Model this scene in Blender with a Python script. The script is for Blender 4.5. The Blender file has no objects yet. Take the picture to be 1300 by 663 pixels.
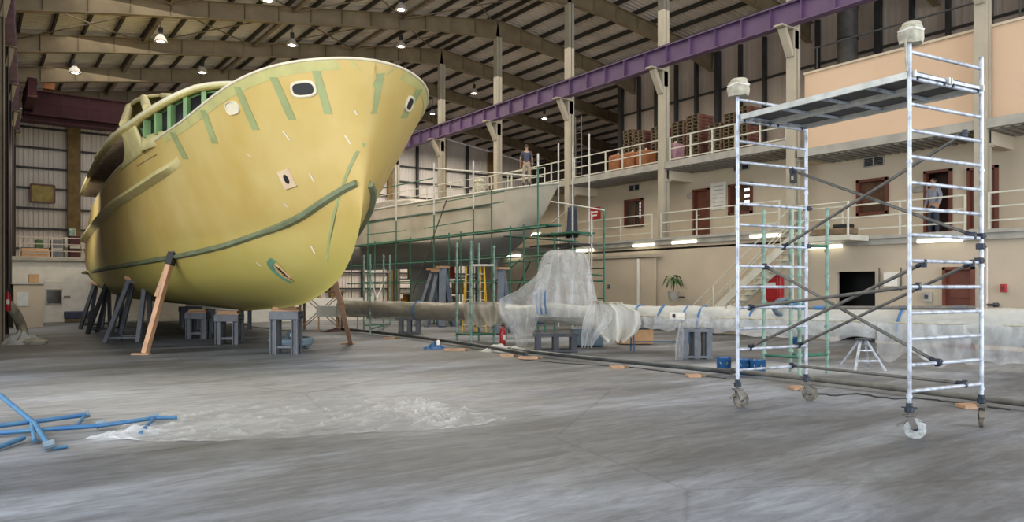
import bpy, bmesh, math, random
from mathutils import Vector, Matrix, noise
random.seed(7)
C = bpy.context.scene.collection
PI = math.pi
V = Vector
# ---------------------------------------------------------------- view geometry of the place
F, CX, HY, EYE, TH = 950.0, 650.0, 365.0, 1.7, math.radians(35.74)
SN, CS = math.sin(TH), math.cos(TH)
def _w(xc, Z): return xc*CS+Z*SN, -xc*SN+Z*CS
def gnd(x, y, z=0.0):
    Z = F*(EYE-z)/(y-HY); X, Y = _w((x-CX)/F*Z, Z); return V((X, Y, z))
def atX(x, y, X):
    t = math.atan((x-CX)/F)+TH; Y = X/math.tan(t); Z = X*SN+Y*CS; return V((X, Y, EYE+(HY-y)*Z/F))
def atY(x, y, Y):
    t = math.atan((x-CX)/F)+TH; X = Y*math.tan(t); Z = X*SN+Y*CS; return V((X, Y, EYE+(HY-y)*Z/F))
def atZ(x, y, Z):
    X, Y = _w((x-CX)/F*Z, Z); return V((X, Y, EYE+(HY-y)*Z/F))
def lerp(a, b, t): return a+(b-a)*t
def interp(x, pts):
    if x <= pts[0][0]: return pts[0][1]
    for (a, b), (c, d) in zip(pts, pts[1:]):
        if x <= c: return b+(d-b)*(x-a)/(c-a)
    return pts[-1][1]
# ---------------------------------------------------------------- mesh building
class MB:
    def __init__(s): s.v = []; s.f = []
    def add(s, vs, fs):
        n = len(s.v); s.v += [tuple(v) for v in vs]; s.f += [tuple(i+n for i in f) for f in fs]; return s
    def box(s, c, d, rz=0, M=None):
        hx, hy, hz = d[0]/2, d[1]/2, d[2]/2
        vs = [V((x, y, z)) for z in (-hz, hz) for y in (-hy, hy) for x in (-hx, hx)]
        R = Matrix.Rotation(rz, 3, 'Z') if M is None else M
        vs = [R @ v + V(c) for v in vs]
        return s.add(vs, [(0,2,3,1),(4,5,7,6),(0,1,5,4),(2,6,7,3),(0,4,6,2),(1,3,7,5)])
    def bar(s, p, q, w, h, up=(0,0,1)):
        p, q = V(p), V(q); d = (q-p).normalized(); u = V(up)
        if abs(d.dot(u)) > .98: u = V((1,0,0))
        a = d.cross(u).normalized()*w/2; b = a.cross(d).normalized()*h/2
        vs = [p-a-b, p+a-b, p+a+b, p-a+b, q-a-b, q+a-b, q+a+b, q-a+b]
        return s.add(vs, [(0,3,2,1),(4,5,6,7),(0,1,5,4),(1,2,6,5),(2,3,7,6),(3,0,4,7)])
    def tube(s, p, q, r, n=10, r2=None):
        return s.path([p, q], [r, r if r2 is None else r2], n)
    def path(s, pts, r, n=10, caps=True, closed=False):
        pts = [V(p) for p in pts]; m = len(pts)
        rs = r if isinstance(r, (list, tuple)) else [r]*m
        base = len(s.v); ref = None
        for i, p in enumerate(pts):
            if closed: d = (pts[(i+1) % m]-pts[i-1])
            else: d = (pts[min(i+1, m-1)]-pts[max(i-1, 0)])
            d.normalize()
            if ref is None: ref = V((0,0,1)) if abs(d.z) < .9 else V((1,0,0))
            a = d.cross(ref).normalized(); b = a.cross(d).normalized(); ref = b
            for k in range(n):
                t = 2*PI*k/n; s.v.append(tuple(p+(a*math.cos(t)+b*math.sin(t))*rs[i]))
        R = m if closed else m-1
        for i in range(R):
            for k in range(n):
                A = base+i*n+k; B = base+i*n+(k+1) % n; j = (i+1) % m
                s.f.append((A, B, base+j*n+(k+1) % n, base+j*n+k))
        if caps and not closed:
            s.f.append(tuple(base+k for k in range(n))[::-1]); s.f.append(tuple(base+(m-1)*n+k for k in range(n)))
        return s
    def lathe(s, prof, c=(0,0,0), n=16, M=None):
        base = len(s.v); M = M or Matrix.Identity(3); c = V(c)
        for r, z in prof:
            for k in range(n):
                t = 2*PI*k/n; s.v.append(tuple(c+M @ V((r*math.cos(t), r*math.sin(t), z))))
        for i in range(len(prof)-1):
            for k in range(n):
                s.f.append((base+i*n+k, base+i*n+(k+1) % n, base+(i+1)*n+(k+1) % n, base+(i+1)*n+k))
        s.f.append(tuple(base+k for k in range(n))[::-1]); s.f.append(tuple(base+(len(prof)-1)*n+k for k in range(n)))
        return s
    def grid(s, fn, nu, nv, flip=False):
        base = len(s.v)
        for i in range(nu+1):
            for j in range(nv+1): s.v.append(tuple(fn(i/nu, j/nv)))
        for i in range(nu):
            for j in range(nv):
                a = base+i*(nv+1)+j; f = (a, a+1, a+nv+2, a+nv+1); s.f.append(f[::-1] if flip else f)
        return s
    def prism(s, poly, h, M=None, c=(0,0,0)):      # poly (x,y) extruded along z by h, then matrix
        M = M or Matrix.Identity(3); n = len(poly); c = V(c)
        vs = [M @ V((x, y, 0))+c for x, y in poly]+[M @ V((x, y, h))+c for x, y in poly]
        fs = [tuple(range(n))[::-1], tuple(range(n, 2*n))]+[(i, (i+1) % n, (i+1) % n+n, i+n) for i in range(n)]
        return s.add(vs, fs)
    def build(s, name, mat, parent=None, bevel=0, smooth=True, world=False, solid=0, angle=40, merge=False):
        vs = s.v
        if world and parent is not None:
            Mi = parent_mat(parent).inverted(); vs = [tuple(Mi @ V(v)) for v in vs]
        me = bpy.data.meshes.new(name); me.from_pydata(vs, [], s.f)
        bm = bmesh.new(); bm.from_mesh(me)
        if merge: bmesh.ops.remove_doubles(bm, verts=bm.verts, dist=1e-4)
        bmesh.ops.recalc_face_normals(bm, faces=bm.faces); bm.to_mesh(me); bm.free()
        if smooth:
            for p in me.polygons: p.use_smooth = True
            me.set_sharp_from_angle(angle=math.radians(angle))
        me.materials.append(mat)
        o = bpy.data.objects.new(name, me); C.objects.link(o)
        if parent is not None: o.parent = parent
        if bevel:
            b = o.modifiers.new('bevel', 'BEVEL'); b.width = bevel; b.segments = 2; b.limit_method = 'ANGLE'
        if solid:
            b = o.modifiers.new('solidify', 'SOLIDIFY'); b.thickness = solid; b.offset = 0
        return o
def parent_mat(o):
    M = Matrix.LocRotScale(o.location, o.rotation_euler, None)
    return parent_mat(o.parent) @ M if o.parent else M
def tag(o, label=None, cat=None, group=None, kind=None):
    if label: o['label'] = label
    if cat: o['category'] = cat
    if group: o['group'] = group
    if kind: o['kind'] = kind
    return o
def thing(name, label, cat, loc=(0,0,0), rz=0, group=None):
    o = bpy.data.objects.new(name, None); C.objects.link(o); o.location = loc; o.rotation_euler = (0,0,rz)
    o.empty_display_size = .1
    return tag(o, label, cat, group)
def struct(o, label=None, cat=None): return tag(o, label, cat, kind='structure')
def copy_tree(o, parent=None):
    c = o.copy(); C.objects.link(c); c.parent = parent
    for ch in list(o.children): copy_tree(ch, c)
    return c
ORD = ['topmost','second','third','fourth','fifth','sixth','seventh','eighth','ninth','tenth','eleventh','twelfth','thirteenth','fourteenth','fifteenth','sixteenth','seventeenth','eighteenth','nineteenth','twentieth']
# ---------------------------------------------------------------- materials
def new_mat(name):
    m = bpy.data.materials.new(name); m.use_nodes = True; nt = m.node_tree
    return m, nt, nt.nodes['Principled BSDF']
def mat(name, col, rough=.6, metal=0, var=.12, scale=3.0, bump=.0, bscale=20, col2=None, stretch=(1,1,1), lo=.35, hi=.65, detail=5, coat=0, emit=None, es=0):
    m, nt, b = new_mat(name); N, L = nt.nodes, nt.links
    tc = N.new('ShaderNodeTexCoord'); mp = N.new('ShaderNodeMapping'); mp.inputs['Scale'].default_value = stretch
    L.new(tc.outputs['Object'], mp.inputs[0])
    nz = N.new('ShaderNodeTexNoise'); nz.inputs['Scale'].default_value = scale; nz.inputs['Detail'].default_value = detail
    L.new(mp.outputs[0], nz.inputs['Vector'])
    r = N.new('ShaderNodeValToRGB'); c2 = col2 if col2 else tuple(max(0, c*(1-var*2)) for c in col)
    r.color_ramp.elements[0].position = lo; r.color_ramp.elements[0].color = (*c2, 1)
    r.color_ramp.elements[1].position = hi; r.color_ramp.elements[1].color = (*col, 1)
    L.new(nz.outputs[0], r.inputs[0]); L.new(r.outputs[0], b.inputs['Base Color'])
    b.inputs['Roughness'].default_value = rough; b.inputs['Metallic'].default_value = metal
    if coat: b.inputs['Coat Weight'].default_value = coat
    if bump:
        n2 = N.new('ShaderNodeTexNoise'); n2.inputs['Scale'].default_value = bscale; L.new(mp.outputs[0], n2.inputs['Vector'])
        bp = N.new('ShaderNodeBump'); bp.inputs['Strength'].default_value = bump; bp.inputs['Distance'].default_value = .02
        L.new(n2.outputs[0], bp.inputs['Height']); L.new(bp.outputs[0], b.inputs['Normal'])
    if emit: b.inputs['Emission Color'].default_value = (*emit, 1); b.inputs['Emission Strength'].default_value = es
    return m
def plastic(name, col=(.85,.86,.85), alpha=.5, scale=6, thick=.5):
    m, nt, b = new_mat(name); N, L = nt.nodes, nt.links
    b.inputs['Base Color'].default_value = (*col, 1); b.inputs['Roughness'].default_value = .25
    b.inputs['Specular IOR Level'].default_value = .7
    tr = N.new('ShaderNodeBsdfTransparent'); tl = N.new('ShaderNodeBsdfTranslucent'); tl.inputs[0].default_value = (*col, 1)
    m1 = N.new('ShaderNodeMixShader'); m1.inputs[0].default_value = .35; L.new(b.outputs[0], m1.inputs[1]); L.new(tl.outputs[0], m1.inputs[2])
    m2 = N.new('ShaderNodeMixShader'); L.new(tr.outputs[0], m2.inputs[1]); L.new(m1.outputs[0], m2.inputs[2])
    tc = N.new('ShaderNodeTexCoord'); nz = N.new('ShaderNodeTexNoise'); nz.inputs['Scale'].default_value = scale; nz.inputs['Detail'].default_value = 6
    nz.inputs['Distortion'].default_value = 1.5; L.new(tc.outputs['Object'], nz.inputs['Vector'])
    mr = N.new('ShaderNodeMapRange'); mr.inputs[1].default_value = .3; mr.inputs[2].default_value = .7
    mr.inputs[3].default_value = max(0, alpha-thick*.4); mr.inputs[4].default_value = min(1, alpha+thick*.4)
    L.new(nz.outputs[0], mr.inputs[0]); L.new(mr.outputs[0], m2.inputs[0])
    bp = N.new('ShaderNodeBump'); bp.inputs['Strength'].default_value = .25; bp.inputs['Distance'].default_value = .03; L.new(nz.outputs[0], bp.inputs['Height']); L.new(bp.outputs[0], b.inputs['Normal'])
    L.new(m2.outputs[0], N['Material Output'].inputs[0])
    return m
M = {}
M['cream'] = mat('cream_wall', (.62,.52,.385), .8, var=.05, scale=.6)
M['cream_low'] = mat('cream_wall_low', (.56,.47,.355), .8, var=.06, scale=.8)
M['beige'] = mat('beige_parapet', (.70,.50,.34), .8, var=.04, scale=.5)
M['ductgrey'] = mat('duct_grey', (.16,.15,.14), .5, .3)
M['white'] = mat('white_paint', (.85,.81,.73), .7, var=.06)
M['column'] = mat('column_paint', (.44,.39,.30), .6, var=.08, scale=1.5)
M['rafter'] = mat('rafter_paint', (.25,.19,.11), .6, var=.15, scale=1.2)
M['purlin'] = mat('purlin', (.035,.03,.022), .7, var=.1)
M['strut'] = mat('strut_paint', (.20,.15,.10), .6, var=.15)
M['roof'] = mat('roof_sheet', (.68,.60,.53), .55, var=.14, scale=.35)
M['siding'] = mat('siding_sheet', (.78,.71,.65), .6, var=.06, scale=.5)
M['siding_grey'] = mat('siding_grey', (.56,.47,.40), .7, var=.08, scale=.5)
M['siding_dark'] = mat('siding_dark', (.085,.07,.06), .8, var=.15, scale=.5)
M['girt'] = mat('girt_steel', (.04,.04,.04), .6)
M['brownsteel'] = mat('brown_steel', (.24,.15,.05), .7, var=.2, scale=2)
M['purple'] = mat('purple_paint', (.12,.065,.15), .5, var=.12, scale=2)
M['maroon'] = mat('maroon_paint', (.045,.006,.010), .8, var=.12)
M['pinkpurple'] = mat('faded_purple_paint', (.33,.20,.36), .45, var=.2, scale=1.5)
M['rail'] = mat('railing_paint', (.62,.60,.50), .5, var=.08)
M['slab'] = mat('slab_edge', (.42,.40,.35), .8, var=.12, scale=2)
M['underslab'] = mat('slab_deck_sheet', (.30,.29,.26), .7, var=.1, scale=2)
M['brown'] = mat('brown_door', (.16,.045,.025), .45, var=.12)
M['black'] = mat('black', (.012,.012,.012), .6, var=.1)
M['glass'] = mat('window_glass', (.10,.09,.07), .12, var=.3, scale=1.5)
M['glass_red'] = mat('window_blind_brown', (.14,.07,.04), .3, var=.3, scale=2)
M['wood'] = mat('timber', (.50,.30,.17), .7, var=.15, scale=4, stretch=(1,1,6))
M['shorewood'] = mat('shore_timber', (.58,.33,.19), .7, var=.12, scale=5)
M['wood_dark'] = mat('old_timber', (.22,.15,.09), .8, var=.2, scale=4)
M['greysteel'] = mat('grey_steel', (.12,.13,.15), .5, var=.15, scale=5, bump=.1)
M['darksteel'] = mat('dark_steel', (.05,.055,.065), .5, var=.15, scale=5)
M['galv'] = mat('galvanised_tube', (.55,.59,.66), .4, .3, var=.28, scale=9, lo=.3, hi=.55)
M['galv_old'] = mat('weathered_tube', (.20,.19,.17), .5, .5, var=.2, scale=9)
M['coupler'] = mat('coupler_steel', (.05,.06,.08), .5, .6, var=.2)
M['rubber'] = mat('rubber', (.05,.05,.05), .8)
M['dusty'] = mat('dusty_caster', (.22,.19,.15), .8, var=.3, scale=14)
M['wheel'] = mat('nylon_wheel', (.50,.52,.50), .5, var=.25, scale=20)
M['ply_dark'] = mat('dark_plywood', (.13,.12,.115), .7, var=.2, scale=3)
M['alu'] = mat('aluminium', (.66,.66,.60), .4, .5, var=.12, scale=6)
M['green'] = mat('green_scaffold', (.045,.19,.12), .5, var=.25, scale=3)
M['palegreen'] = mat('worn_green_tube', (.25,.40,.32), .5, var=.3, scale=5)
M['whitetube'] = mat('white_tube', (.66,.65,.60), .5, var=.15, scale=6)
M['blue'] = mat('blue_tube', (.02,.10,.25), .45, var=.35, scale=6, col2=(.05,.15,.24))
M['bluetape'] = mat('blue_tape', (.05,.17,.38), .5)
M['bluepail'] = mat('blue_pail', (.02,.10,.26), .35, var=.15)
M['red'] = mat('red_paint', (.42,.02,.025), .35, var=.12)
M['orange'] = mat('orange_plastic', (.36,.125,.04), .6, var=.15)
M['card'] = mat('cardboard', (.50,.30,.15), .8, var=.12)
M['rag'] = mat('wrapped_cloth', (.54,.50,.38), .7, var=.2, scale=9, bump=.3)
M['yellow'] = mat('yellow_ladder', (.75,.47,.03), .5)
M['pipe'] = mat('black_pipe', (.03,.033,.036), .3, .3, var=.4, scale=2, col2=(.10,.11,.11))
M['greypipe'] = mat('dusty_pipe', (.16,.155,.13), .5, var=.25, scale=4)
M['skin'] = mat('skin', (.45,.27,.18), .6, var=.05)
M['hair'] = mat('hair', (.03,.02,.015), .7)
M['navy'] = mat('navy_cloth', (.07,.08,.13), .85)
M['khaki'] = mat('khaki_cloth', (.42,.34,.24), .85)
M['shirt'] = mat('striped_shirt', (.30,.32,.38), .85, var=.12, scale=25, stretch=(3,3,.2))
M['darktrouser'] = mat('dark_trousers', (.05,.06,.09), .85)
M['shoe'] = mat('shoe_leather', (.03,.025,.02), .5)
M['hose'] = mat('grey_hose', (.14,.20,.24), .6, var=.2)
M['hose_beige'] = mat('beige_hose', (.40,.36,.26), .6, var=.2)
M['leaf'] = mat('leaf', (.06,.12,.04), .6, var=.3)
M['pallet'] = mat('pallet_wood', (.21,.155,.09), .8, var=.25, scale=3)
M['pallet_red'] = mat('pallet_red_end', (.20,.075,.055), .8, var=.2, scale=3)
M['pallet_pink'] = mat('pink_wrapped', (.42,.22,.26), .6, var=.25, scale=3)
M['ledgeg'] = mat('pale_green_primer', (.56,.49,.22), .6, var=.08)
M['bandfill'] = mat('band_filler', (.45,.42,.16), .6, var=.08)
M['strake'] = mat('strake_filler', (.19,.22,.12), .6, var=.15, scale=2)
M['filler'] = mat('green_filler', (.30,.34,.14), .6, var=.12, scale=2)
M['tealfill'] = mat('teal_filler', (.14,.30,.19), .6, var=.3, scale=3)
M['rimwhite'] = mat('gunwale_primer', (.66,.60,.44), .5, var=.05)
M['greenprimer'] = mat('inner_green_primer', (.20,.34,.14), .6, var=.15, scale=2)
M['patchply'] = mat('plywood_patch', (.66,.50,.32), .7, var=.08)
M['ochre'] = mat('slatted_ochre', (.48,.38,.12), .7, var=.2, scale=3)
M['yachtgrey'] = mat('grey_yacht_filler', (.46,.43,.38), .6, var=.16, scale=.9, lo=.25, hi=.7)
M['yachtdark'] = mat('grey_underbody', (.22,.22,.21), .4, var=.15, scale=1)
M['bluegrey'] = mat('blue_grey_prop', (.13,.16,.21), .6, var=.15)
M['tube'] = mat('fluorescent_tube', (1,1,.9), emit=(1,.98,.80), es=5)
M['lampglow'] = mat('lamp_glow', (1,.95,.85), emit=(1,.85,.65), es=22)
M['lamphood'] = mat('lamp_hood', (.75,.72,.66), .3, .4)
M['film'] = plastic('wrap_film', (.68,.68,.64), .85, 2.2, .25)
M['filmdusty'] = plastic('dusty_film', (.40,.37,.31), .72, 1.6, .35)
M['film2'] = plastic('thin_film', (.74,.76,.78), .40, 2.0, .32)
M['filmfloor'] = plastic('floor_film', (.74,.74,.73), .38, 1.2, .6)
M['mastwhite'] = mat('mast_primer', (.62,.62,.57), .4, var=.08)
# floor with brushed concrete, dust and stains
def floor_mat():
    m, nt, b = new_mat('concrete_floor'); N, L = nt.nodes, nt.links
    tc = N.new('ShaderNodeTexCoord')
    mp = N.new('ShaderNodeMapping'); mp.inputs['Rotation'].default_value = (0,0,math.radians(35)); mp.inputs['Scale'].default_value = (.35,1.5,1); L.new(tc.outputs['Object'], mp.inputs[0])
    n1 = N.new('ShaderNodeTexNoise'); n1.inputs['Scale'].default_value = .55; n1.inputs['Detail'].default_value = 8; n1.inputs['Roughness'].default_value = .6; n1.inputs['Distortion'].default_value = .6; L.new(mp.outputs[0], n1.inputs['Vector'])
    r1 = N.new('ShaderNodeValToRGB'); e = r1.color_ramp.elements
    e[0].position = .34; e[0].color = (.080,.085,.092,1); e[1].position = .66; e[1].color = (.27,.29,.32,1)
    k = e.new(.5); k.color = (.165,.174,.19,1); L.new(n1.outputs[0], r1.inputs[0])
    n2 = N.new('ShaderNodeTexNoise'); n2.inputs['Scale'].default_value = .22; n2.inputs['Detail'].default_value = 6; L.new(tc.outputs['Object'], n2.inputs['Vector'])
    r2 = N.new('ShaderNodeValToRGB'); e = r2.color_ramp.elements; e[0].position = .40; e[0].color = (.75,.72,.66,1); e[1].position = .62; e[1].color = (1.12,1.14,1.18,1); L.new(n2.outputs[0], r2.inputs[0])
    mx = N.new('ShaderNodeMix'); mx.data_type = 'RGBA'; mx.blend_type = 'MULTIPLY'; mx.inputs[0].default_value = 1; L.new(r1.outputs[0], mx.inputs[6]); L.new(r2.outputs[0], mx.inputs[7])
    mf = N.new('ShaderNodeMapping'); mf.inputs['Rotation'].default_value = (0,0,math.radians(38)); mf.inputs['Scale'].default_value = (.9,4.5,1); L.new(tc.outputs['Object'], mf.inputs[0])
    nf = N.new('ShaderNodeTexNoise'); nf.inputs['Scale'].default_value = 1.6; nf.inputs['Detail'].default_value = 12; nf.inputs['Roughness'].default_value = .72; nf.inputs['Distortion'].default_value = 1.2; L.new(mf.outputs[0], nf.inputs['Vector'])
    rf = N.new('ShaderNodeValToRGB'); e = rf.color_ramp.elements; e[0].position = .36; e[0].color = (.62,.62,.62,1); e[1].position = .62; e[1].color = (1.18,1.18,1.18,1); L.new(nf.outputs[0], rf.inputs[0])
    # a dust-covered patch around the plastic sheet
    mpd = N.new('ShaderNodeMapping'); mpd.vector_type = 'TEXTURE'; c = gnd(330, 500)
    mpd.inputs['Location'].default_value = (c.x, c.y, 0); mpd.inputs['Scale'].default_value = (5.2, 3.3, 1); mpd.inputs['Rotation'].default_value = (0,0,math.radians(-36)); L.new(tc.outputs['Object'], mpd.inputs[0])
    ln = N.new('ShaderNodeVectorMath'); ln.operation = 'LENGTH'; L.new(mpd.outputs[0], ln.inputs[0])
    ad = N.new('ShaderNodeMath'); ad.operation = 'ADD'; L.new(ln.outputs['Value'], ad.inputs[0]); 
    n3 = N.new('ShaderNodeTexNoise'); n3.inputs['Scale'].default_value = 1.1; n3.inputs['Detail'].default_value = 8; L.new(mp.outputs[0], n3.inputs['Vector'])
    L.new(n3.outputs[0], ad.inputs[1])
    mr = N.new('ShaderNodeMapRange'); mr.inputs[1].default_value = 1.0; mr.inputs[2].default_value = 1.7; mr.inputs[3].default_value = .6; mr.inputs[4].default_value = 0; L.new(ad.outputs[0], mr.inputs[0])
    m2 = N.new('ShaderNodeMix'); m2.data_type = 'RGBA'; L.new(mr.outputs[0], m2.inputs[0]); L.new(mx.outputs[2], m2.inputs[6]); m2.inputs[7].default_value = (.42,.415,.40,1)
    mpe = N.new('ShaderNodeMapping'); mpe.vector_type = 'TEXTURE'; c = gnd(1060, 468)
    mpe.inputs['Location'].default_value = (c.x, c.y, 0); mpe.inputs['Scale'].default_value = (1.5, 5.5, 1); mpe.inputs['Rotation'].default_value = (0,0,math.radians(51)); L.new(tc.outputs['Object'], mpe.inputs[0])
    le = N.new('ShaderNodeVectorMath'); le.operation = 'LENGTH'; L.new(mpe.outputs[0], le.inputs[0]); ae = N.new('ShaderNodeMath'); ae.operation = 'ADD'; L.new(le.outputs['Value'], ae.inputs[0]); L.new(n3.outputs[0], ae.inputs[1])
    me_ = N.new('ShaderNodeMapRange'); me_.inputs[1].default_value = 1.0; me_.inputs[2].default_value = 1.6; me_.inputs[3].default_value = .7; me_.inputs[4].default_value = 0; L.new(ae.outputs[0], me_.inputs[0])
    m3 = N.new('ShaderNodeMix'); m3.data_type = 'RGBA'; L.new(me_.outputs[0], m3.inputs[0]); L.new(m2.outputs[2], m3.inputs[6]); m3.inputs[7].default_value = (.44,.46,.49,1)
    vo = N.new('ShaderNodeTexVoronoi'); vo.feature = 'DISTANCE_TO_EDGE'; vo.inputs['Scale'].default_value = .23; mv = N.new('ShaderNodeMix'); mv.data_type = 'VECTOR'; mv.inputs[0].default_value = .12; L.new(tc.outputs['Object'], mv.inputs[4]); L.new(nf.outputs['Color'], mv.inputs[5]); L.new(mv.outputs[1], vo.inputs['Vector'])
    vr = N.new('ShaderNodeMapRange'); vr.inputs[1].default_value = 0; vr.inputs[2].default_value = .006; vr.inputs[3].default_value = .72; vr.inputs[4].default_value = 1; L.new(vo.outputs[0], vr.inputs[0])
    m4 = N.new('ShaderNodeMix'); m4.data_type = 'RGBA'; m4.blend_type = 'MULTIPLY'; m4.inputs[0].default_value = .85; L.new(m3.outputs[2], m4.inputs[6]); L.new(rf.outputs[0], m4.inputs[7])
    m5 = N.new('ShaderNodeMix'); m5.data_type = 'RGBA'; m5.blend_type = 'MULTIPLY'; m5.inputs[0].default_value = 1; L.new(m4.outputs[2], m5.inputs[6]); L.new(vr.outputs[0], m5.inputs[7])
    L.new(m5.outputs[2], b.inputs['Base Color'])
    rr = N.new('ShaderNodeMapRange'); rr.inputs[3].default_value = .38; rr.inputs[4].default_value = .75; L.new(n1.outputs[0], rr.inputs[0]); L.new(rr.outputs[0], b.inputs['Roughness'])
    n4 = N.new('ShaderNodeTexNoise'); n4.inputs['Scale'].default_value = 9; n4.inputs['Detail'].default_value = 6; L.new(mp.outputs[0], n4.inputs['Vector'])
    bp = N.new('ShaderNodeBump'); bp.inputs['Strength'].default_value = .25; bp.inputs['Distance'].default_value = .02; L.new(n4.outputs[0], bp.inputs['Height']); L.new(bp.outputs[0], b.inputs['Normal'])
    return m
M['floor'] = floor_mat()
def hull_mat():
    m, nt, b = new_mat('yellow_hull_filler'); N, L = nt.nodes, nt.links
    tc = N.new('ShaderNodeTexCoord')
    n1 = N.new('ShaderNodeTexNoise'); n1.inputs['Scale'].default_value = .5; n1.inputs['Detail'].default_value = 7; n1.inputs['Roughness'].default_value = .6; L.new(tc.outputs['Object'], n1.inputs['Vector'])
    r = N.new('ShaderNodeValToRGB'); e = r.color_ramp.elements; e[0].position = .33; e[0].color = (.47,.325,.085,1); e[1].position = .68; e[1].color = (.55,.425,.16,1)
    L.new(n1.outputs[0], r.inputs[0])
    # the bottom below the spray rail is faired with a greener compound
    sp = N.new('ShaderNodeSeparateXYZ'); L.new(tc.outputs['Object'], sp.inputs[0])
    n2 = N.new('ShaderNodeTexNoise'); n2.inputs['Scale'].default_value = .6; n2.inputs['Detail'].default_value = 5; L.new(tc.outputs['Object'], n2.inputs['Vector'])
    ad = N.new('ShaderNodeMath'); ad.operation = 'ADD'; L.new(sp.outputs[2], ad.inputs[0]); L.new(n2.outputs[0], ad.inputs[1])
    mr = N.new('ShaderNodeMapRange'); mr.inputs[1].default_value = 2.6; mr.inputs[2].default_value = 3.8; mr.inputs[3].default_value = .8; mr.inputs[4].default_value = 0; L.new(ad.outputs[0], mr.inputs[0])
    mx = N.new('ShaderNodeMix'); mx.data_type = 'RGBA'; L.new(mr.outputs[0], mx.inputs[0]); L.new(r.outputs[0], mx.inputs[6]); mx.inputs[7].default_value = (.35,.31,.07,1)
    L.new(mx.outputs[2], b.inputs['Base Color']); b.inputs['Roughness'].default_value = .5
    n3 = N.new('ShaderNodeTexNoise'); n3.inputs['Scale'].default_value = 1.3; n3.inputs['Detail'].default_value = 4; L.new(tc.outputs['Object'], n3.inputs['Vector'])
    bp = N.new('ShaderNodeBump'); bp.inputs['Strength'].default_value = .08; bp.inputs['Distance'].default_value = .05; L.new(n3.outputs[0], bp.inputs['Height']); L.new(bp.outputs[0], b.inputs['Normal'])
    return m
M['hull'] = hull_mat()
# ---------------------------------------------------------------- the hall
XC = 22.67; BAYS = [-8.5, -2.6, 3.3, 9.2, 15.1, 21.0, 26.9, 32.8, 38.7, 44.6, 50.5]
def lx(Y): return .35+(Y-21)*.05
def roofz(X): return 16.0-(XC-X)*.155 if X < XC else 16.0-(X-XC)*.135
struct(MB().grid(lambda u, v: (lerp(-45, 45, u), lerp(-45, 58, v), 0), 2, 2).build('floor', M['floor']))
def corr(fn, L, pitch, d):      # trapezoid profile offsets along length
    out = []; n = int(L/pitch)
    for i in range(n):
        a = i*pitch; out += [(a, 0), (a+pitch*.42, 0), (a+pitch*.5, d), (a+pitch*.92, d)]
    out.append((L, 0)); return out
rb = MB()
prof = corr(None, 71, .27, .045)
for (xa, xb) in ((-2.5, XC), (XC, 44)):
    vs = []; fs = []
    for k, (t, d) in enumerate(prof):
        vs += [(xa, -14+t, roofz(xa)+.14+d), (xb, -14+t, roofz(xb)+.14+d)]
        if k: fs.append((2*k-2, 2*k-1, 2*k+1, 2*k))
    rb.add(vs, fs)
ceil_ = struct(rb.build('ceiling', M['roof'], smooth=False))
for i in range(20):
    X = XC-.35-i*1.22
    if X > -2: MB().box((X, 21, roofz(X)+.03), (.09, 69, .2)).build('purlin', M['purlin'], ceil_, smooth=False)
for i in range(16):
    X = XC+.35+i*1.3
    if X < 43.5: MB().box((X, 21, roofz(X)+.03), (.09, 69, .2)).build('purlin', M['purlin'], ceil_, smooth=False)
# gable wall
def corr_wall(a, b, z0, z1f, pitch=.27, d=.04, nrm=None):
    a, b = V(a), V(b); Ld = (b-a).length; dr = (b-a)/Ld; nr = V(nrm)
    mb = MB(); vs = []; fs = []
    for k, (t, dd) in enumerate(corr(None, Ld, pitch, d)):
        p = a+dr*t+nr*dd; vs += [(p.x, p.y, z0), (p.x, p.y, z1f(p))]
        if k: fs.append((2*k-2, 2*k-1, 2*k+1, 2*k))
    return mb.add(vs, fs)
wb = struct(corr_wall((0, 56.4, 0), (43, 56.4, 0), 0, lambda p: roofz(p.x)+.1, nrm=(0,-1,0)).build('wall_back', M['siding'], smooth=False))
for z in [1.6+1.28*i for i in range(11)]:
    x1 = 43; 
    if z > 12.4: continue
    MB().box((21.5, 56.2, z), (42.5, .14, .12)).build('girt', M['girt'], wb, smooth=False)
for X in (5.3, 12, 18, 23, 28, 33, 38):
    MB().box((X, 56.1, roofz(X)/2), (.75 if X < 6 else .5, .3, roofz(X))).build('wall_column', M['brownsteel'], wb, smooth=False)
for X in (8.6, 15, 25.5, 30.5, 35.5):
    MB().box((X, 56.1, roofz(X)/2), (.2, .2, roofz(X))).build('wall_post', M['girt'], wb, smooth=False)
# left wall
dl = V((.05, 1, 0)).normalized()
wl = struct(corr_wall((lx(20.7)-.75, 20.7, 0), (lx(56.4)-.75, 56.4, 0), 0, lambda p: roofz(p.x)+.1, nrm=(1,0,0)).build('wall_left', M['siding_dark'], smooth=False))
for z in (2.5, 5, 7.5, 10):
    MB().bar((lx(20.7)-.6, 20.7, z), (lx(56)-.6, 56, z), .12, .15).build('girt', M['girt'], wl, smooth=False)
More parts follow.
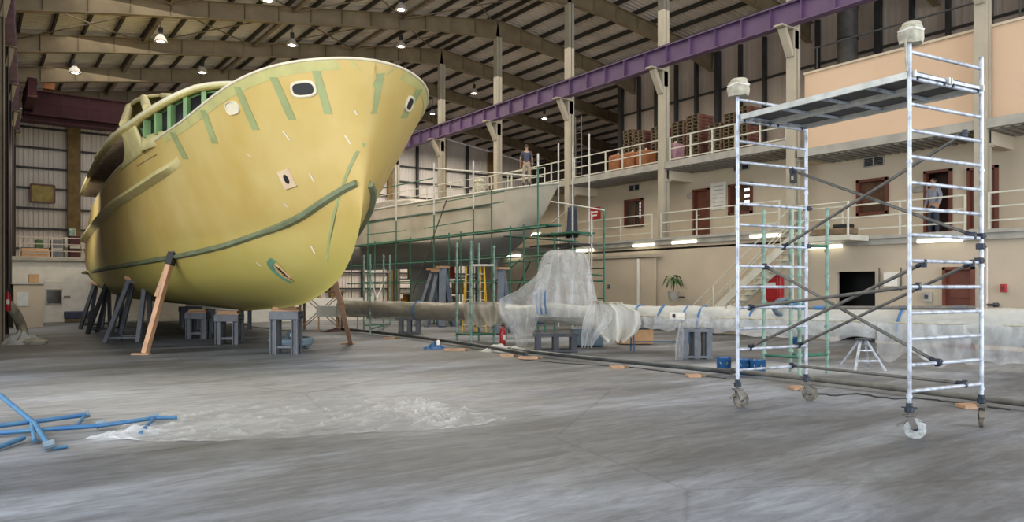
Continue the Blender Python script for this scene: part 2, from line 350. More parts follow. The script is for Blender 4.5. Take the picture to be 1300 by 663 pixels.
# right wall, two stretches
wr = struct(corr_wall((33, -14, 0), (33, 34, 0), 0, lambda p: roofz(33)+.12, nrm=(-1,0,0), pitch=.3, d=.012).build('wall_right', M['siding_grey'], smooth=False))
for z in (7.6, 10.0, 12.4):
    MB().box((32.85, 10, z), (.1, 48, .1)).build('girt', M['girt'], wr, smooth=False)
Y = -13.5
k = 0
while Y < 34:
    MB().box((32.8, Y, 10.4), (.2, .16 if k % 3 else .3, 8.2)).build('wall_post', M['girt'], wr, smooth=False); Y += 1.48; k += 1
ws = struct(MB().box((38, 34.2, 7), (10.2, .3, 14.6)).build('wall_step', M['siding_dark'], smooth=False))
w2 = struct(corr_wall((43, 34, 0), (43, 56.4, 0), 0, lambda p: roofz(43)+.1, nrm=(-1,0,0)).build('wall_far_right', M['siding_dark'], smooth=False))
# steel frames: rafters
def ibeam(mb, p, q, w, h0, h1, up=(0,0,1)):
    p, q = V(p), V(q)
    d = (q-p).normalized(); a = d.cross(V(up)).normalized(); b = a.cross(d).normalized()
    def blk(o0, o1, wd, hh0, hh1):     # block between offset o (from top line) 
        vs = []
        for P, o, hh in ((p, o0, hh0), (q, o1, hh1)):
            vs += [P-a*wd/2-b*o, P+a*wd/2-b*o, P+a*wd/2-b*(o+hh), P-a*wd/2-b*(o+hh)]
        mb.add(vs, [(0,1,2,3),(7,6,5,4),(0,4,5,1),(1,5,6,2),(2,6,7,3),(3,7,4,0)])
    blk(0, 0, w, .03, .03); blk(0, 0, .02, h0, h1); blk(h0-.03, h1-.03, w, .03, .03)
RN = ['nearest overhead', 'second', 'third', 'fourth', 'fifth', 'sixth', 'seventh', 'eighth', 'ninth', 'tenth', 'farthest']
for i, Y in enumerate(BAYS):
    if Y < 8: continue
    x0 = lx(Y)-.3; p0 = V((x0, Y, roofz(x0)-.08)); pa = V((XC, Y, 15.92)); xr = 33 if Y < 33 else 42; p1 = V((xr, Y, roofz(xr)-.08))
    n = ['farthest', 'second farthest', 'third farthest', 'fourth from the back', 'fifth from the back', 'sixth from the back', 'seventh from the back', 'eighth from the back'][10-i]
    t = thing('roof_rafter', 'brown tapered steel roof rafter spanning the hall, %s frame' % n, 'rafter', (XC, Y, 15), group='steel roof frames')
    for nm, a, b in (('left_beam', p0, pa), ('right_beam', p1, pa)):
        mb = MB(); kA = a.lerp(b, .16 if nm == 'left_beam' else .2); kB = a.lerp(b, .84 if nm == 'left_beam' else .72)
        ibeam(mb, a, kA, .28, .80 if nm == 'left_beam' else 1.0, .72); ibeam(mb, kA, kB, .28, .72, .72); ibeam(mb, kB, b, .28, .72, .95)
        nst = int((b-a).length/1.45)
        for q in range(1, nst):
            P = a.lerp(b, q/nst); mb.box((P.x, P.y, P.z-.38), (.02, .24, .70))
        mb.build(nm, M['rafter'], t, world=True, smooth=False)
    # struts to the next frame
    if i < len(BAYS)-1:
        for X in (6.5, 11.6, 17.0):
            MB().bar((X, Y, roofz(X)-.25), (X, Y+5.9, roofz(X)-.25), .16, .16).build('bay_strut', M['strut'], t, world=True, smooth=False)
    if i in (6, 7):
        for (Xa, Xb) in ((1.5, 6.5), (6.5, 11.6), (11.6, 17.0), (17.0, 22.3)):
            MB().tube((Xa, Y+.2, roofz(Xa)-.35), (Xb, Y+5.7, roofz(Xb)-.35), .03, 6).build('bracing_rod', M['strut'], t, world=True)
            MB().tube((Xb, Y+.2, roofz(Xb)-.35), (Xa, Y+5.7, roofz(Xa)-.35), .03, 6).build('bracing_rod', M['strut'], t, world=True)
# columns in the middle row
cn = {9.2: 'steel column by the right edge standing before the brown upper doors', 15.1: 'steel column where the beige parapet begins', 21.0: 'steel column between the two lit wall lamps and the pallet stacks', 26.9: 'steel column beside the left end of the upper railing', 32.8: 'steel column rising behind the man on the grey yacht', 38.7: 'steel column behind the middle of the grey yacht', 44.6: 'steel column farthest down the row behind the yellow bow', 3.3: 'steel column just outside the right edge of the view', 50.5: 'last steel column near the back wall'}
for Y in BAYS[2:]:
    if Y == 50.5: continue
    t = thing('steel_column', 'cream painted '+cn[Y], 'column', (XC, Y, 0 if Y > 34 else (3.68 if Y > 15.2 else 3.28)), group='columns of the middle row')
    zb = t.location.z; h = 15.0-zb
    mb = MB()
    mb.box((0,0,h/2), (.03,.30,h)); mb.box((-.15,0,h/2), (.03,.32,h)); mb.box((.15,0,h/2), (.03,.32,h)); mb.box((0,0,.02), (.5,.5,.04))
    mb.box((0,-.14,h/2), (.28,.02,h)); mb.build('shaft', M['column'], t, smooth=False)
    b = MB(); b.bar((-.15,0,9.55-zb), (-.62,0,10.42-zb), .26, .16); b.box((-.42,0,10.46-zb), (.9,.34,.06)); b.box((-.05,0,10.1-zb),(.3,.3,.6))
    b.build('bracket', M['column'], t, smooth=False)
# purple crane rail
t = thing('crane_rail', 'long purple runway beam carried on the middle columns', 'crane rail', (XC-.45, -8, 10.5))
mb = MB(); x = XC-.45
mb.box((x, 18.0, 10.5), (.34, 53, .04)); mb.box((x, 18.0, 11.2), (.34, 53, .04)); mb.box((x, 18.0, 10.85), (.03, 53, .68))
Y = -8
while Y < 44.5: mb.box((x, Y, 10.85), (.30, .03, .68)); Y += 1.18
mb.build('girder', M['purple'], t, world=True, smooth=False)
MB().box((x, 18, 11.26), (.09, 53, .08)).build('rail_head', M['girt'], t, world=True, smooth=False)
# left rail, faded
t = thing('crane_rail', 'faded purple runway beam high along the left wall', 'crane rail', (lx(30)+.1, 30, 10.5))
mb = MB()
for z, hh in ((10.5,.04), (11.2,.04)): mb.bar((lx(16)+.15, 16, z), (lx(50)+.15, 50, z), .34, hh)
mb.bar((lx(16)+.15, 16, 10.85), (lx(50)+.15, 50, 10.85), .03, .68)
mb.build('girder', M['pinkpurple'], t, world=True, smooth=False)
# left columns
ln = {21.0: 'dark steel column at the left edge, nearest of its row', 26.9: 'dark steel column at the left edge, second of its row', 32.8: 'dark steel column at the left edge, third of its row', 38.7: 'dark steel column at the left edge beside the beige cabin', 44.6: 'dark steel column behind the beige cabin', 50.5: 'dark steel column in the far left corner'}
for Y in BAYS[5:]:
    t = thing('wall_column', ln[Y], 'column', (lx(Y)-.15, Y, 0), group='columns along the left wall')
    h = roofz(lx(Y))-1.0; mb = MB(); mb.box((0,0,h/2), (.5,.03,h)); mb.box((-.24,0,h/2), (.03,.34,h)); mb.box((.24,0,h/2), (.03,.34,h))
    mb.build('shaft', M['siding_dark'] if Y != 26.9 else M['rafter'], t, smooth=False)
    mb = MB(); mb.bar((.2,0,9.7), (.35,0,10.4), .26, .16); mb.box((.3,0,10.45), (.4,.34,.06)); mb.build('bracket', M['rafter'], t, smooth=False)
# maroon bridge crane
Yb = 46.6
t = thing('bridge_crane', 'dark maroon overhead bridge crane spanning below the back rafters', 'crane', (12, Yb, 10.4))
mb = MB(); mb.box((12.2, Yb, 11.2), (20.2, .5, 1.5)); mb.box((12.2, Yb-.05, 10.42), (20.4, .8, .1)); mb.box((12.2, Yb, 11.98), (20.2, .7, .06))
mb.build('girder', M['maroon'], t, world=True, smooth=False)
mb = MB()
for i in range(17):
    X = 2.6+i*1.2; mb.tube((X, Yb-.75, 10.7), (X, Yb-.75, 11.9), .02, 6)
for z in (11.3, 11.9): mb.tube((2.6, Yb-.75, z), (21.8, Yb-.75, z), .02, 6)
mb.box((12.2, Yb-.5, 10.68), (20, .6, .05)); mb.build('walkway', M['maroon'], t, world=True)
mb = MB()
for i in range(8): mb.path([(7.2+i*.3, Yb-.45, 11.3), (7.3+i*.3, Yb-.45, 10.75), (7.4+i*.3, Yb-.45, 11.3)], .015, 5)
mb.tube((7.0, Yb-.45, 11.32), (9.8, Yb-.45, 11.32), .03, 6); mb.build('festoon_cable', M['whitetube'], t, world=True)
for X, nm in ((XC-.5, 'end_truck'), (2.3, 'end_truck')):
    mb = MB()
    for z in (10.95, 11.75): mb.box((X, Yb-1.2, z), (.4, 5.2, .14))
    for q in range(9): mb.box((X, Yb-3.7+q*.62, 11.35), (.36, .2, .7))
    mb.build(nm, M['purple'] if X > 10 else M['maroon'], t, world=True, smooth=False)
mb = MB(); mb.box((3.2, Yb-.6, 12.3), (.5,.5,.5)); mb.build('warning_lamp', M['orange'], t, world=True)
# ---------------------------------------------------------------- office block on the right
XF = 22.42; XU = 24.3
YS = 15.0     # step between the near and the far part
def wall_open(name, X, y0, y1, z0, z1, holes, m, th=.16):
    """wall in the plane X with rectangular openings (ya,yb,za,zb)"""
    mb = MB(); ys = sorted({y0, y1, *[h[0] for h in holes], *[h[1] for h in holes]}); zs = sorted({z0, z1, *[h[2] for h in holes], *[h[3] for h in holes]})
    for a, b in zip(ys, ys[1:]):
        run = None
        for c, d in zip(zs, zs[1:]):
            if any(h[0] < (a+b)/2 < h[1] and h[2] < (c+d)/2 < h[3] for h in holes): continue
            mb.box((X+th/2, (a+b)/2, (c+d)/2), (th, b-a, d-c))
    return struct(mb.build(name, m, smooth=False))
def rectX(xa, ya, xb, yb, X):      # pixel rectangle -> (Y0,Y1,z0,z1) on plane X
    p, q = atX(xa, (ya+yb)/2, X), atX(xb, (ya+yb)/2, X); c = atX((xa+xb)/2, ya, X); d = atX((xa+xb)/2, yb, X)
    return (q.y, p.y, d.z, c.z)
ZF, ZN = 3.68, 3.28          # walkway level, far part and near part
up = {}
up['door_1'] = rectX(881, 240, 901, 293, XU); up['window_1'] = rectX(794, 253, 817, 288, XU); up['window_2'] = rectX(926, 233, 956, 272, XU)
up['window_3'] = rectX(1088.6, 227, 1128.6, 273, XU); up['door_2'] = rectX(1174, 216, 1209.5, 289, XU); up['door_3'] = rectX(1229, 212, 1268, 286, XU)
for k in list(up):
    a = list(up[k])
    if k.startswith('door'): a[2] = ZF if a[0] > YS else ZN
    up[k] = tuple(a)
wall_open('wall_upper_office', XU, -14, YS, ZN, 6.2, [up[k] for k in ('window_3','door_2','door_3')], M['cream'])
wall_open('wall_upper_office_far', XU, YS, 34, ZF, 6.6, [up[k] for k in ('door_1','window_1','window_2')], M['cream'])
lo_open = rectX(1062, 345, 1111, 389, XF); lo_open = (lo_open[0], lo_open[1], 0, lo_open[3])
lo_door = rectX(1198, 339, 1238, 390, XF); lo_door = (lo_door[0], lo_door[1], 0, lo_door[3])
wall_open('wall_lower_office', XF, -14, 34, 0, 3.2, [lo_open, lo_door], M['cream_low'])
for a, b, z, n in ((-14, YS, ZN, 'walkway'), (YS, 34, ZF, 'walkway_far')):
    o = MB().box((XF+.95, (a+b)/2, z-.14), (2.1, b-a, .28)).build('floor_'+n, M['slab'], smooth=False); struct(o)
    MB().box((XF-.14, (a+b)/2, z-.05), (.05, b-a, .1)).build('trim_%s' % ('3' if a < 0 else '4'), M['slab'], o, smooth=False)
struct(MB().box((XF+.05, 24.5, 3.34), (.12, 19, .12)).build('trim_1', M['cream_low'], smooth=False))
struct(MB().box((33-.1-4, 34, 3.3), (8.2+1.9, .2, 6.6)).build('wall_office_end', M['cream'], smooth=False))
# upper deck slabs with ribbed underside
for a, b, z, n in ((YS, 34, 6.45, 'upper_deck_far'), (-14, YS-.15, 6.05, 'upper_deck')):
    s_ = struct(MB().box(((XC+33)/2-.1, (a+b)/2, z+.15), (33-XC+.1, b-a, .26)).build('floor_'+n, M['slab'], smooth=False))
    mb = MB(); Yq = a+.1
    while Yq < b: mb.box(((XC+XU)/2, Yq, z), (XU-XC, .12, .04)); Yq += .25
    mb.build('decking_rib', M['underslab'], s_, smooth=False)
# beams from the columns to the wall
for i, Y in enumerate(BAYS[2:8]):
    z = 6.45 if Y > 15 else 6.05
    nm = ['nearest to the right edge, outside', 'beside the brown upper doors at the right', 'under the start of the beige parapet', 'beside the upper door of the far office part', 'at the left end of the upper railing', 'at the far end of the deck'][i]
    t = thing('balcony_beam', 'short cream concrete beam under the upper deck, '+nm, 'beam', (XC, Y, z-.2), group='beams under the upper deck')
    MB().box((.85, 0, 0), (1.6, .3, .38)).build('beam_body', M['cream'], t, smooth=False)
    MB().box((.1, 0, -.22), (.35, .36, .1)).build('corbel', M['column'], t, smooth=False)
# beige parapet box (near part)
struct(MB().box((XC+.3, (YS-14)/2-.1, 7.55), (.18, YS+14-.2, 2.7)).build('wall_parapet', M['beige'], smooth=False))
struct(MB().box((XC+.3, (YS-14)/2-.1, 8.93), (.3, YS+14-.2, .07)).build('trim_2', M['cream'], smooth=False))
t = thing('parapet_rail', 'thin steel rail running above the beige parapet', 'railing', (XC+.3, 6, 8.95))
mb = MB()
for q in range(10): mb.tube((XC+.3, 14.4-q*3.0, 8.9), (XC+.3, 14.4-q*3.0, 9.75), .025, 6)
mb.build('post', M['girt'], t, world=True); MB().tube((XC+.3, 14.5, 9.75), (XC+.3, -13, 9.75), .03, 6).build('top_rail', M['girt'], t, world=True)
# doors and windows
def window(name, r, X, glass, frame='brown', mull=1, label=None):
    ya, yb, za, zb = r; yc, zc = (ya+yb)/2, (za+zb)/2
    o = struct(MB().box((X+.10, yc, zc), (.02, yb-ya, zb-za)).build(name, M[glass], smooth=False))
    mb = MB(); w = .09
    mb.box((X, ya+w/2, zc), (.2, w, zb-za)); mb.box((X, yb-w/2, zc), (.2, w, zb-za)); mb.box((X, yc, za+w/2), (.2, yb-ya, w)); mb.box((X, yc, zb-w/2), (.2, yb-ya, w))
    for q in range(mull): mb.box((X+.04, lerp(ya, yb, (q+1)/(mull+1)), zc), (.08, .06, zb-za))
    mb.build('window_frame', M[frame], o, smooth=False); return o
w1 = window('window_1', up['window_1'], XU, 'glass'); w2_ = window('window_2', up['window_2'], XU, 'glass_red', mull=0); window('window_3', up['window_3'], XU, 'glass_red', mull=0)
def louvre(o, r, f0, f1, n=5):     # bright daylight through the far side of the room
    ya, yb, za, zb = r; mb = MB()
    y0, y1 = lerp(ya, yb, f0), lerp(ya, yb, f1)
    for q in range(n):
        z = lerp(za+.3*(zb-za), zb-.12*(zb-za), (q+.5)/n); mb.box((XU+.085, (y0+y1)/2, z), (.01, y1-y0, (zb-za)*.09))
    mb.build('lit_pane', M['sky_pane'], o, smooth=False)
M['sky_pane'] = mat('lit_window_pane', (.9,.9,.9), emit=(.85,.93,1), es=1.6)
louvre(w1, up['window_1'], .08, .28); louvre(w2_, up['window_2'], .12, .42, 3)
def door(name, r, X, m='brown', handle=True, opened=False):
    ya, yb, za, zb = r; yc, zc = (ya+yb)/2, (za+zb)/2
    if opened:
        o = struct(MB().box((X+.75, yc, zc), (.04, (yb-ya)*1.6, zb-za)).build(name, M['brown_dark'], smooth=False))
        MB().bar((X+.1, ya+.1, zc), (X+.6, ya+.16, zc), .04, (zb-za)-.1).build('door_leaf', M['brown'], o, smooth=False)
    else:
        o = struct(MB().box((X+.08, yc, zc), (.05, yb-ya, zb-za)).build(name, M[m], smooth=False))
        for dz in (-.25, .28): MB().box((X+.05, yc, zc+dz*(zb-za)), (.02, (yb-ya)*.66, (zb-za)*.34)).build('door_panel', M[m], o, bevel=.008)
    mb = MB(); w = .08
    mb.box((X, ya+w/2, zc), (.2, w, zb-za)); mb.box((X, yb-w/2, zc), (.2, w, zb-za)); mb.box((X, yc, zb-w/2), (.2, yb-ya, w)); mb.build('door_frame', M[m], o, smooth=False)
    if handle and not opened:
        h = MB(); h.tube((X+.06, yb-.18, za+1.0), (X-.02, yb-.18, za+1.0), .012, 8); h.tube((X-.02, yb-.18, za+1.0), (X-.02, yb-.32, za+1.0), .012, 8); h.build('door_handle', M['alu'], o)
    return o
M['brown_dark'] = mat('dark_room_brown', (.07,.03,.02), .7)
door('door_1', up['door_1'], XU); door('door_2', up['door_2'], XU, opened=True); door('door_3', up['door_3'], XU); door('door_4', lo_door, XF)
# dark loading opening
ya, yb, za, zb = lo_open; yc = (ya+yb)/2
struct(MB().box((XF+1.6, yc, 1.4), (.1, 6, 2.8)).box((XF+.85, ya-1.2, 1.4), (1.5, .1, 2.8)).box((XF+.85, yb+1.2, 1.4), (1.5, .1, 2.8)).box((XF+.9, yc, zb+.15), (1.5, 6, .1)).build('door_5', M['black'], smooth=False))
# beige sliding doors on the lower wall
ra = rectX(750, 328, 833, 392, XF-.06)
t = thing('sliding_door', 'pair of wide beige sliding doors on the lower office wall under its track', 'door', (XF-.06, (ra[0]+ra[1])/2, 0))
yc_ = atX(812, 350, XF-.06).y
MB().box((XF-.06, (ra[0]+yc_)/2-.02, ra[3]/2), (.06, yc_-ra[0]-.05, ra[3]-.06)).build('door_leaf', M['cream_low'], t, bevel=.01, world=True)
MB().box((XF-.08, (ra[1]+yc_)/2+.02, ra[3]/2), (.06, ra[1]-yc_-.05, ra[3]-.06)).build('door_leaf', M['cream_low'], t, bevel=.01, world=True)
MB().box((XF-.14, yc_, ra[3]/2), (.05, .10, ra[3]-.1)).build('stile', M['white'], t, world=True, smooth=False)
MB().box((XF-.10, (ra[0]+ra[1])/2, ra[3]+.06), (.14, ra[1]-ra[0]+.5, .12)).build('track', M['column'], t, world=True, smooth=False)
# railings along the walkway and the upper deck
def railing(name, label, X, y0, y1, z, h, n, cat='railing', group=None, m='rail', rails=(1.0,.62,.25), r=.028):
    t = thing(name, label, cat, (X, (y0+y1)/2, z), group=group)
    for q in range(n+1):
        y = lerp(y0, y1, q/n); MB().box((X, y, z+h/2), (.05,.05,h)).build('post', M[m], t, world=True, smooth=False)
    for f in rails: MB().box((X, (y0+y1)/2, z+h*f-.02), (.045, abs(y1-y0), .045)).build('rail_bar', M[m], t, world=True, smooth=False)
    return t
segs = [(9.5, 14.9, ZN, 'before the brown upper doors near the right edge'), (15.4, 20.8, ZF, 'before the small brown upper door'), (21.3, 26.7, ZF, 'before the leftmost brown framed window'), (27.1, 32.5, ZF, 'behind the bow of the grey yacht'), (3.6, 8.9, ZN, 'at the right edge of the walkway')]
for a, b, z, n in segs:
    t = railing('walkway_railing', 'low cream walkway railing '+n, XF-.1, a, b, z, 1.0, 3, group='railings of the walkway', rails=(1.0,.62,.25))
    for q in range(6): pass
segs = [(15.4, 20.7, 'right of the middle pallet stacks'), (21.3, 26.6, 'in front of the leftmost pallet stack'), (27.2, 33.8, 'at the far left end of the upper deck')]
for a, b, n in segs: railing('deck_railing', 'cream upper deck railing '+n, XC+.05, a, b, 6.73, 1.0, 5 if b-a < 6 else 6, group='railings of the upper deck', rails=(1.0,.55,.12))
# fluorescent lamps
fl = [(817.5, 311.5, 'second from left along the open wall, above the sliding doors'), (869, 307.6, 'right of the sliding doors, below the small upper door'), (742, 318, 'partly behind the green scaffold at the yacht bow'), (972, 299.5, 'behind the left end frame of the rolling tower'), (1047, 313.5, 'seen between the two end frames of the rolling tower'), (1193, 305.5, 'seen through the right end frame of the rolling tower'), (676, 298, 'glowing behind the grey yacht bow'), (652, 325, 'glowing under the grey yacht keel'), (1310,298,'x')]
for x, y, n in fl[:-1]:
    X = XF-.09; p = atX(x, y, X); p.z = max(p.z, 2.75); 
    t = thing('fluorescent_lamp', 'lit white fluorescent wall lamp '+n, 'lamp', p, group='fluorescent lamps on the lower wall')
    MB().box((.05, 0, .05), (.08, 1.25, .09)).build('housing', M['white'], t, bevel=.01)
    MB().tube((-.03, -.6, 0), (-.03, .6, 0), .05, 10).build('light_tube', M['tube'], t)
# vents
for x0, y0, x1, y1, n in ((799, 235, 812, 242, 'above the left brown window'), (932, 209, 951, 215, 'above the window behind the tower left frame'), (1097, 200, 1122, 211, 'above the large brown framed window')):
    r = rectX(x0, y0, x1, y1, XU-.02)
    t = thing('air_vent', 'small grey louvred wall vent '+n, 'vent', (XU-.02, (r[0]+r[1])/2, (r[2]+r[3])/2), group='louvred vents')
    w, h = r[1]-r[0], max(.26, r[3]-r[2])
    mb = MB(); mb.box((0,0,h/2), (.06,w,.03)); mb.box((0,0,-h/2), (.06,w,.03)); mb.box((0,-w/2,0), (.06,.03,h)); mb.box((0,w/2,0), (.06,.03,h)); mb.box((0,0,0), (.06,.05,h)); mb.build('vent_frame', M['slab'], t, smooth=False)
    mb = MB()
    for q in range(5): mb.box((0,0,-h/2+h*(q+.5)/5), (.04, w-.04, .03), M=Matrix.Rotation(.6, 3, 'Y'))
    mb.build('louvre', M['darksteel'], t, smooth=False)
# small plates
for x, y, X, w, h, m, nm, lb, cat in ((877, 249, XU-.02, .35, .18, 'slab', 'door_plate', 'small grey plate on the wall left of the small upper door', 'sign'),
    (1168, 240, XU-.02, .45, .2, 'slab', 'door_plate', 'small grey plate on the wall left of the open upper door', 'sign'),
    (755, 271, XU-.9, .75, .55, 'red', 'warning_sign', 'red square warning sign by the scaffold at the yacht bow', 'sign'),
    (1131, 355, XF-.05, .42, .42, 'white', 'notice_board', 'white notice sheet on the lower wall beside the dark opening', 'notice'),
    (1177, 377, XF-.08, .25, .28, 'slab', 'wall_box', 'grey electric box left of the brown lower door', 'box'),
    (1274, 366, XF-.08, .14, .22, 'red', 'alarm_box', 'small red alarm box on the lower wall at the right', 'alarm'),
    (773, 364, XF-.1, .12, .16, 'darksteel', 'socket_box', 'small dark switch box on the lower wall by the sliding doors', 'box'),
    (1007, 226, XC-.24, .22, .35, 'darksteel', 'switch_box', 'dark switch box on the column behind the rolling tower', 'box')):
    p = atX(x, y, X); t = thing(nm, lb, cat, p)
    MB().box((0,0,0), (.08, w, h)).build('plate' if cat in ('sign','notice') else 'casing', M[m], t, bevel=.01)
    if m == 'red' and cat == 'sign': MB().box((-.045,0,.05), (.01,.5,.08)).box((-.045,0,-.1), (.01,.42,.06)).build('lettering', M['white'], t, smooth=False)
    if nm == 'notice_board': MB().tube((-.05,-.33,-.35), (-.05,-.33,.35), .02, 6).tube((-.05,.33,-.35), (-.05,.33,.35), .02, 6).build('holder_bar', M['darksteel'], t)
    if cat in ('box','alarm'): MB().box((-.05,0,0), (.02, w*.4, h*.4)).build('cover', M['darksteel' if m != 'darksteel' else 'slab'], t, bevel=.004)
# white light fixture (unlit) above window and a notice board
p = atX(912, 249, XU-.03); t = thing('paper_notice', 'pale framed notice sheet between the upper door and the tower frame', 'notice', p)
MB().box((0,0,0), (.03,.75,1.1)).build('sheet', M['white'], t, bevel=.01)
mb = MB(); 
for q in range(6): mb.box((-.02,0,.4-q*.16), (.01,.5,.03))
mb.build('lettering', M['slab'], t, smooth=False)
# fire cabinet
p = atX(981, 366, XF-.15); t = thing('fire_cabinet', 'red fire hose cabinet on the lower wall behind the tower left frame', 'cabinet', p)
MB().box((0,0,0), (.22,.72,.9)).build('body', M['red'], t, bevel=.02); MB().box((-.12,0,0), (.03,.6,.76)).build('cabinet_door', M['red'], t, bevel=.01)
MB().box((-.165,0,.12), (.01,.45,.14)).build('lettering', M['white'], t, smooth=False); MB().tube((-.18,.32,-.1), (-.18,.32,.1), .015, 8).build('handle', M['alu'], t)
# brown bin next to cabinet
p = atX(961, 380, XF-.4); t = thing('cable_hose', 'dark cable hanging down the lower wall at the right edge with a grey tap', 'cable', atX(1253, 380, XF-.06))
MB().tube((0,0,1.4), (0,0,-1.0), .025, 8).build('conduit', M['siding'], t); MB().lathe([(.06,-.06),(.09,0),(.06,.06)], (-.08,-.25,-.15), 10).tube((0,0,-.15),(-.08,-.25,-.15),.03,8).build('tap', M['darksteel'], t)
# stairs
pb = atX(886, 397, 21.6); Y0s = pb.y; Y1s = 14.2; z1s = ZN
t = thing('staircase', 'cream steel staircase climbing the lower office wall to the walkway', 'stairs', (21.67, Y0s, 0))
n = 17
def stp(q): return lerp(Y0s, Y1s, q), lerp(.0, z1s, q)
Y0s += 2.2*0
for X in (21.2, 22.15):
    a, b = stp(0), stp(1); MB().bar((X, a[0], a[1]+.05), (X, b[0], b[1]-.05), .05, .26).build('stringer', M['rail'], t, world=True, smooth=False)
    for hh in (.95, .5):
        MB().tube((X, a[0], a[1]+hh), (X, b[0], b[1]+hh), .025, 8).build('handrail', M['rail'], t, world=True)
    for q in range(5):
        c = stp(q/4); MB().tube((X, c[0], c[1]), (X, c[0], c[1]+.97), .025, 8).build('baluster', M['rail'], t, world=True)
for q in range(n):
    c = stp((q+.5)/n); MB().box((21.67, c[0], c[1]), (.92, .27, .04)).build('tread', M['rail'], t, world=True, smooth=False)
# landing
t = thing('stair_landing', 'cream landing platform with dark bundles at the top of the stairs', 'platform', (21.67, 13.3, ZN))
MB().box((21.67, 13.2, ZN-.08), (1.1, 2.0, .16)).build('deck', M['rail'], t, world=True, smooth=False)
for X, Y in ((21.15,12.25),(21.15,14.1)): MB().tube((X,Y,0 if Y > 13 else ZN-.1),(X,Y,ZN+1),.035,8).build('post', M['rail'], t, world=True)
for z in (.5,.97): MB().tube((21.15,12.25,ZN+z),(21.15,14.1,ZN+z),.025,8).build('handrail', M['rail'], t, world=True)
t = thing('dark_bundle', 'dark brown bundle lying on the stair landing', 'bundle', (21.67, 13.0, ZN))
MB().box((0,0,.13), (.5,1.3,.22)).build('bundle_body', M['wood_dark'], t, bevel=.05); MB().box((0,-.3,.3), (.4,.5,.12)).build('bundle_top', M['black'], t, bevel=.03)
# hanging plant
p = atX(855, 366, XF-.6); t = thing('potted_palm', 'small drooping palm in a hanging wall pot beside the sliding doors', 'plant', (p.x, p.y, p.z-.75))
MB().lathe([(.14,0),(.2,.15),(.22,.38),(.20,.38)], (0,0,.25), 14).build('pot', M['slab'], t)
MB().box((.38,0,.4), (.42,.06,.06)).build('bracket', M['darksteel'], t, smooth=False)
MB().path([(0,0,.6),(.02,.03,.9),(0,0,1.15)], .025, 8).build('stem', M['wood_dark'], t)
mb = MB()
for q in range(18):
    a = q*2.4; L_ = .42+.12*random.random(); up_ = .3*random.random()
    def lf(u, v, a=a, L_=L_, up_=up_):
        r = L_*u; w = .05*math.sin(PI*min(1, u*1.02))+.004; off = (v-.5)*w*2
        return (r*math.cos(a)-off*math.sin(a), r*math.sin(a)+off*math.cos(a), 1.12+up_*math.sin(PI*u*.7)-.45*u*u)
    mb.grid(lf, 6, 2)
mb.build('frond', M['leaf'], t)
# ---------------------------------------------------------------- pallets on the upper deck
def make_pallet(label, group, loc, D=1.15, W=.95):
    t = thing('wooden_pallet', label, 'pallet', loc, group=group)
    mb = MB()
    for q in range(5): mb.box((-W/2+.09+q*(W-.18)/4, 0, .13), (.13, D, .02))
    for q in range(3): mb.box((-W/2+.09+q*(W-.18)/2, 0, .01), (.11, D, .02))
    mb.build('deck_board', M['pallet'], t, smooth=False)
    for y in (-D/2+.07, 0, D/2-.07): MB().box((0, y, .07), (W-.02,.12,.10)).build('stringer', M['pallet'], t, smooth=False)
    MB().box((0, -D/2-.008, .07), (W, .016, .12)).build('end_board', M['pallet_red'], t, smooth=False)
    return t
proto = None
PX = 24.3
stk = [(790, 803, 166, 'leftmost front pallet stack'), (803, 816, 165, 'second pallet stack from the left'), (825, 838, 160, 'pallet stack just left of the middle column'), (851, 868, 153, 'pallet stack just right of the middle column'), (869, 887, 146, 'tall pallet stack at the middle'), (898, 915, 158, 'low pallet stack right of the middle'), (917, 932, 142, 'tall pallet stack left of the tower post'), (934, 949, 137, 'tallest pallet stack behind the tower post')]
for xa, xb, yt, n in stk:
    p, q = atX(xa, yt, PX), atX(xb, yt, PX); Yc = (p.y+q.y)/2; D = abs(p.y-q.y)*.94; zt = atX((xa+xb)/2, yt, PX).z
    cnt = max(3, min(20, round((zt-6.74)/.145)))
    for k in range(cnt):
        lb = '%s wooden pallet of the %s' % (ORD[cnt-1-k], n)
        loc = (PX+.5+random.uniform(-.02,.02), Yc+random.uniform(-.02,.02), 6.74+k*.145)
        if proto is None: proto = make_pallet(lb, 'pallets: '+n, loc); o = proto
        else:
            o = copy_tree(proto); o.location = loc; o['label'] = lb; o['group'] = 'pallets: '+n
        o.scale = (1, D/1.15, 1); o.rotation_euler.z = random.uniform(-.015,.015)
for x0, x1, y0, m, n in ((800, 815, 196, 'orange', 'left of the three'), (817, 832, 193, 'orange', 'right of the three'), (856, 868, 184, 'pallet_pink', 'pink, right of the middle column'), (782, 796, 199, 'orange', 'leftmost of all')):
    p, q = atX(x0, y0, 23.6), atX(x1, y0, 23.6); h = max(.35, p.z-6.74)
    t = thing('storage_sack', '%s bulging sack on the upper deck behind the railing, %s' % ('orange' if m == 'orange' else 'pink', n), 'sack', (23.4, (p.y+q.y)/2, 6.73))
    MB().box((0,0,h/2), (.7, abs(p.y-q.y)*.9, h)).build('sack_body', M[m], t, bevel=.12); MB().tube((0,0,h), (0,0,h+.1), .08, 10, .04).build('tie', M['rag'], t)
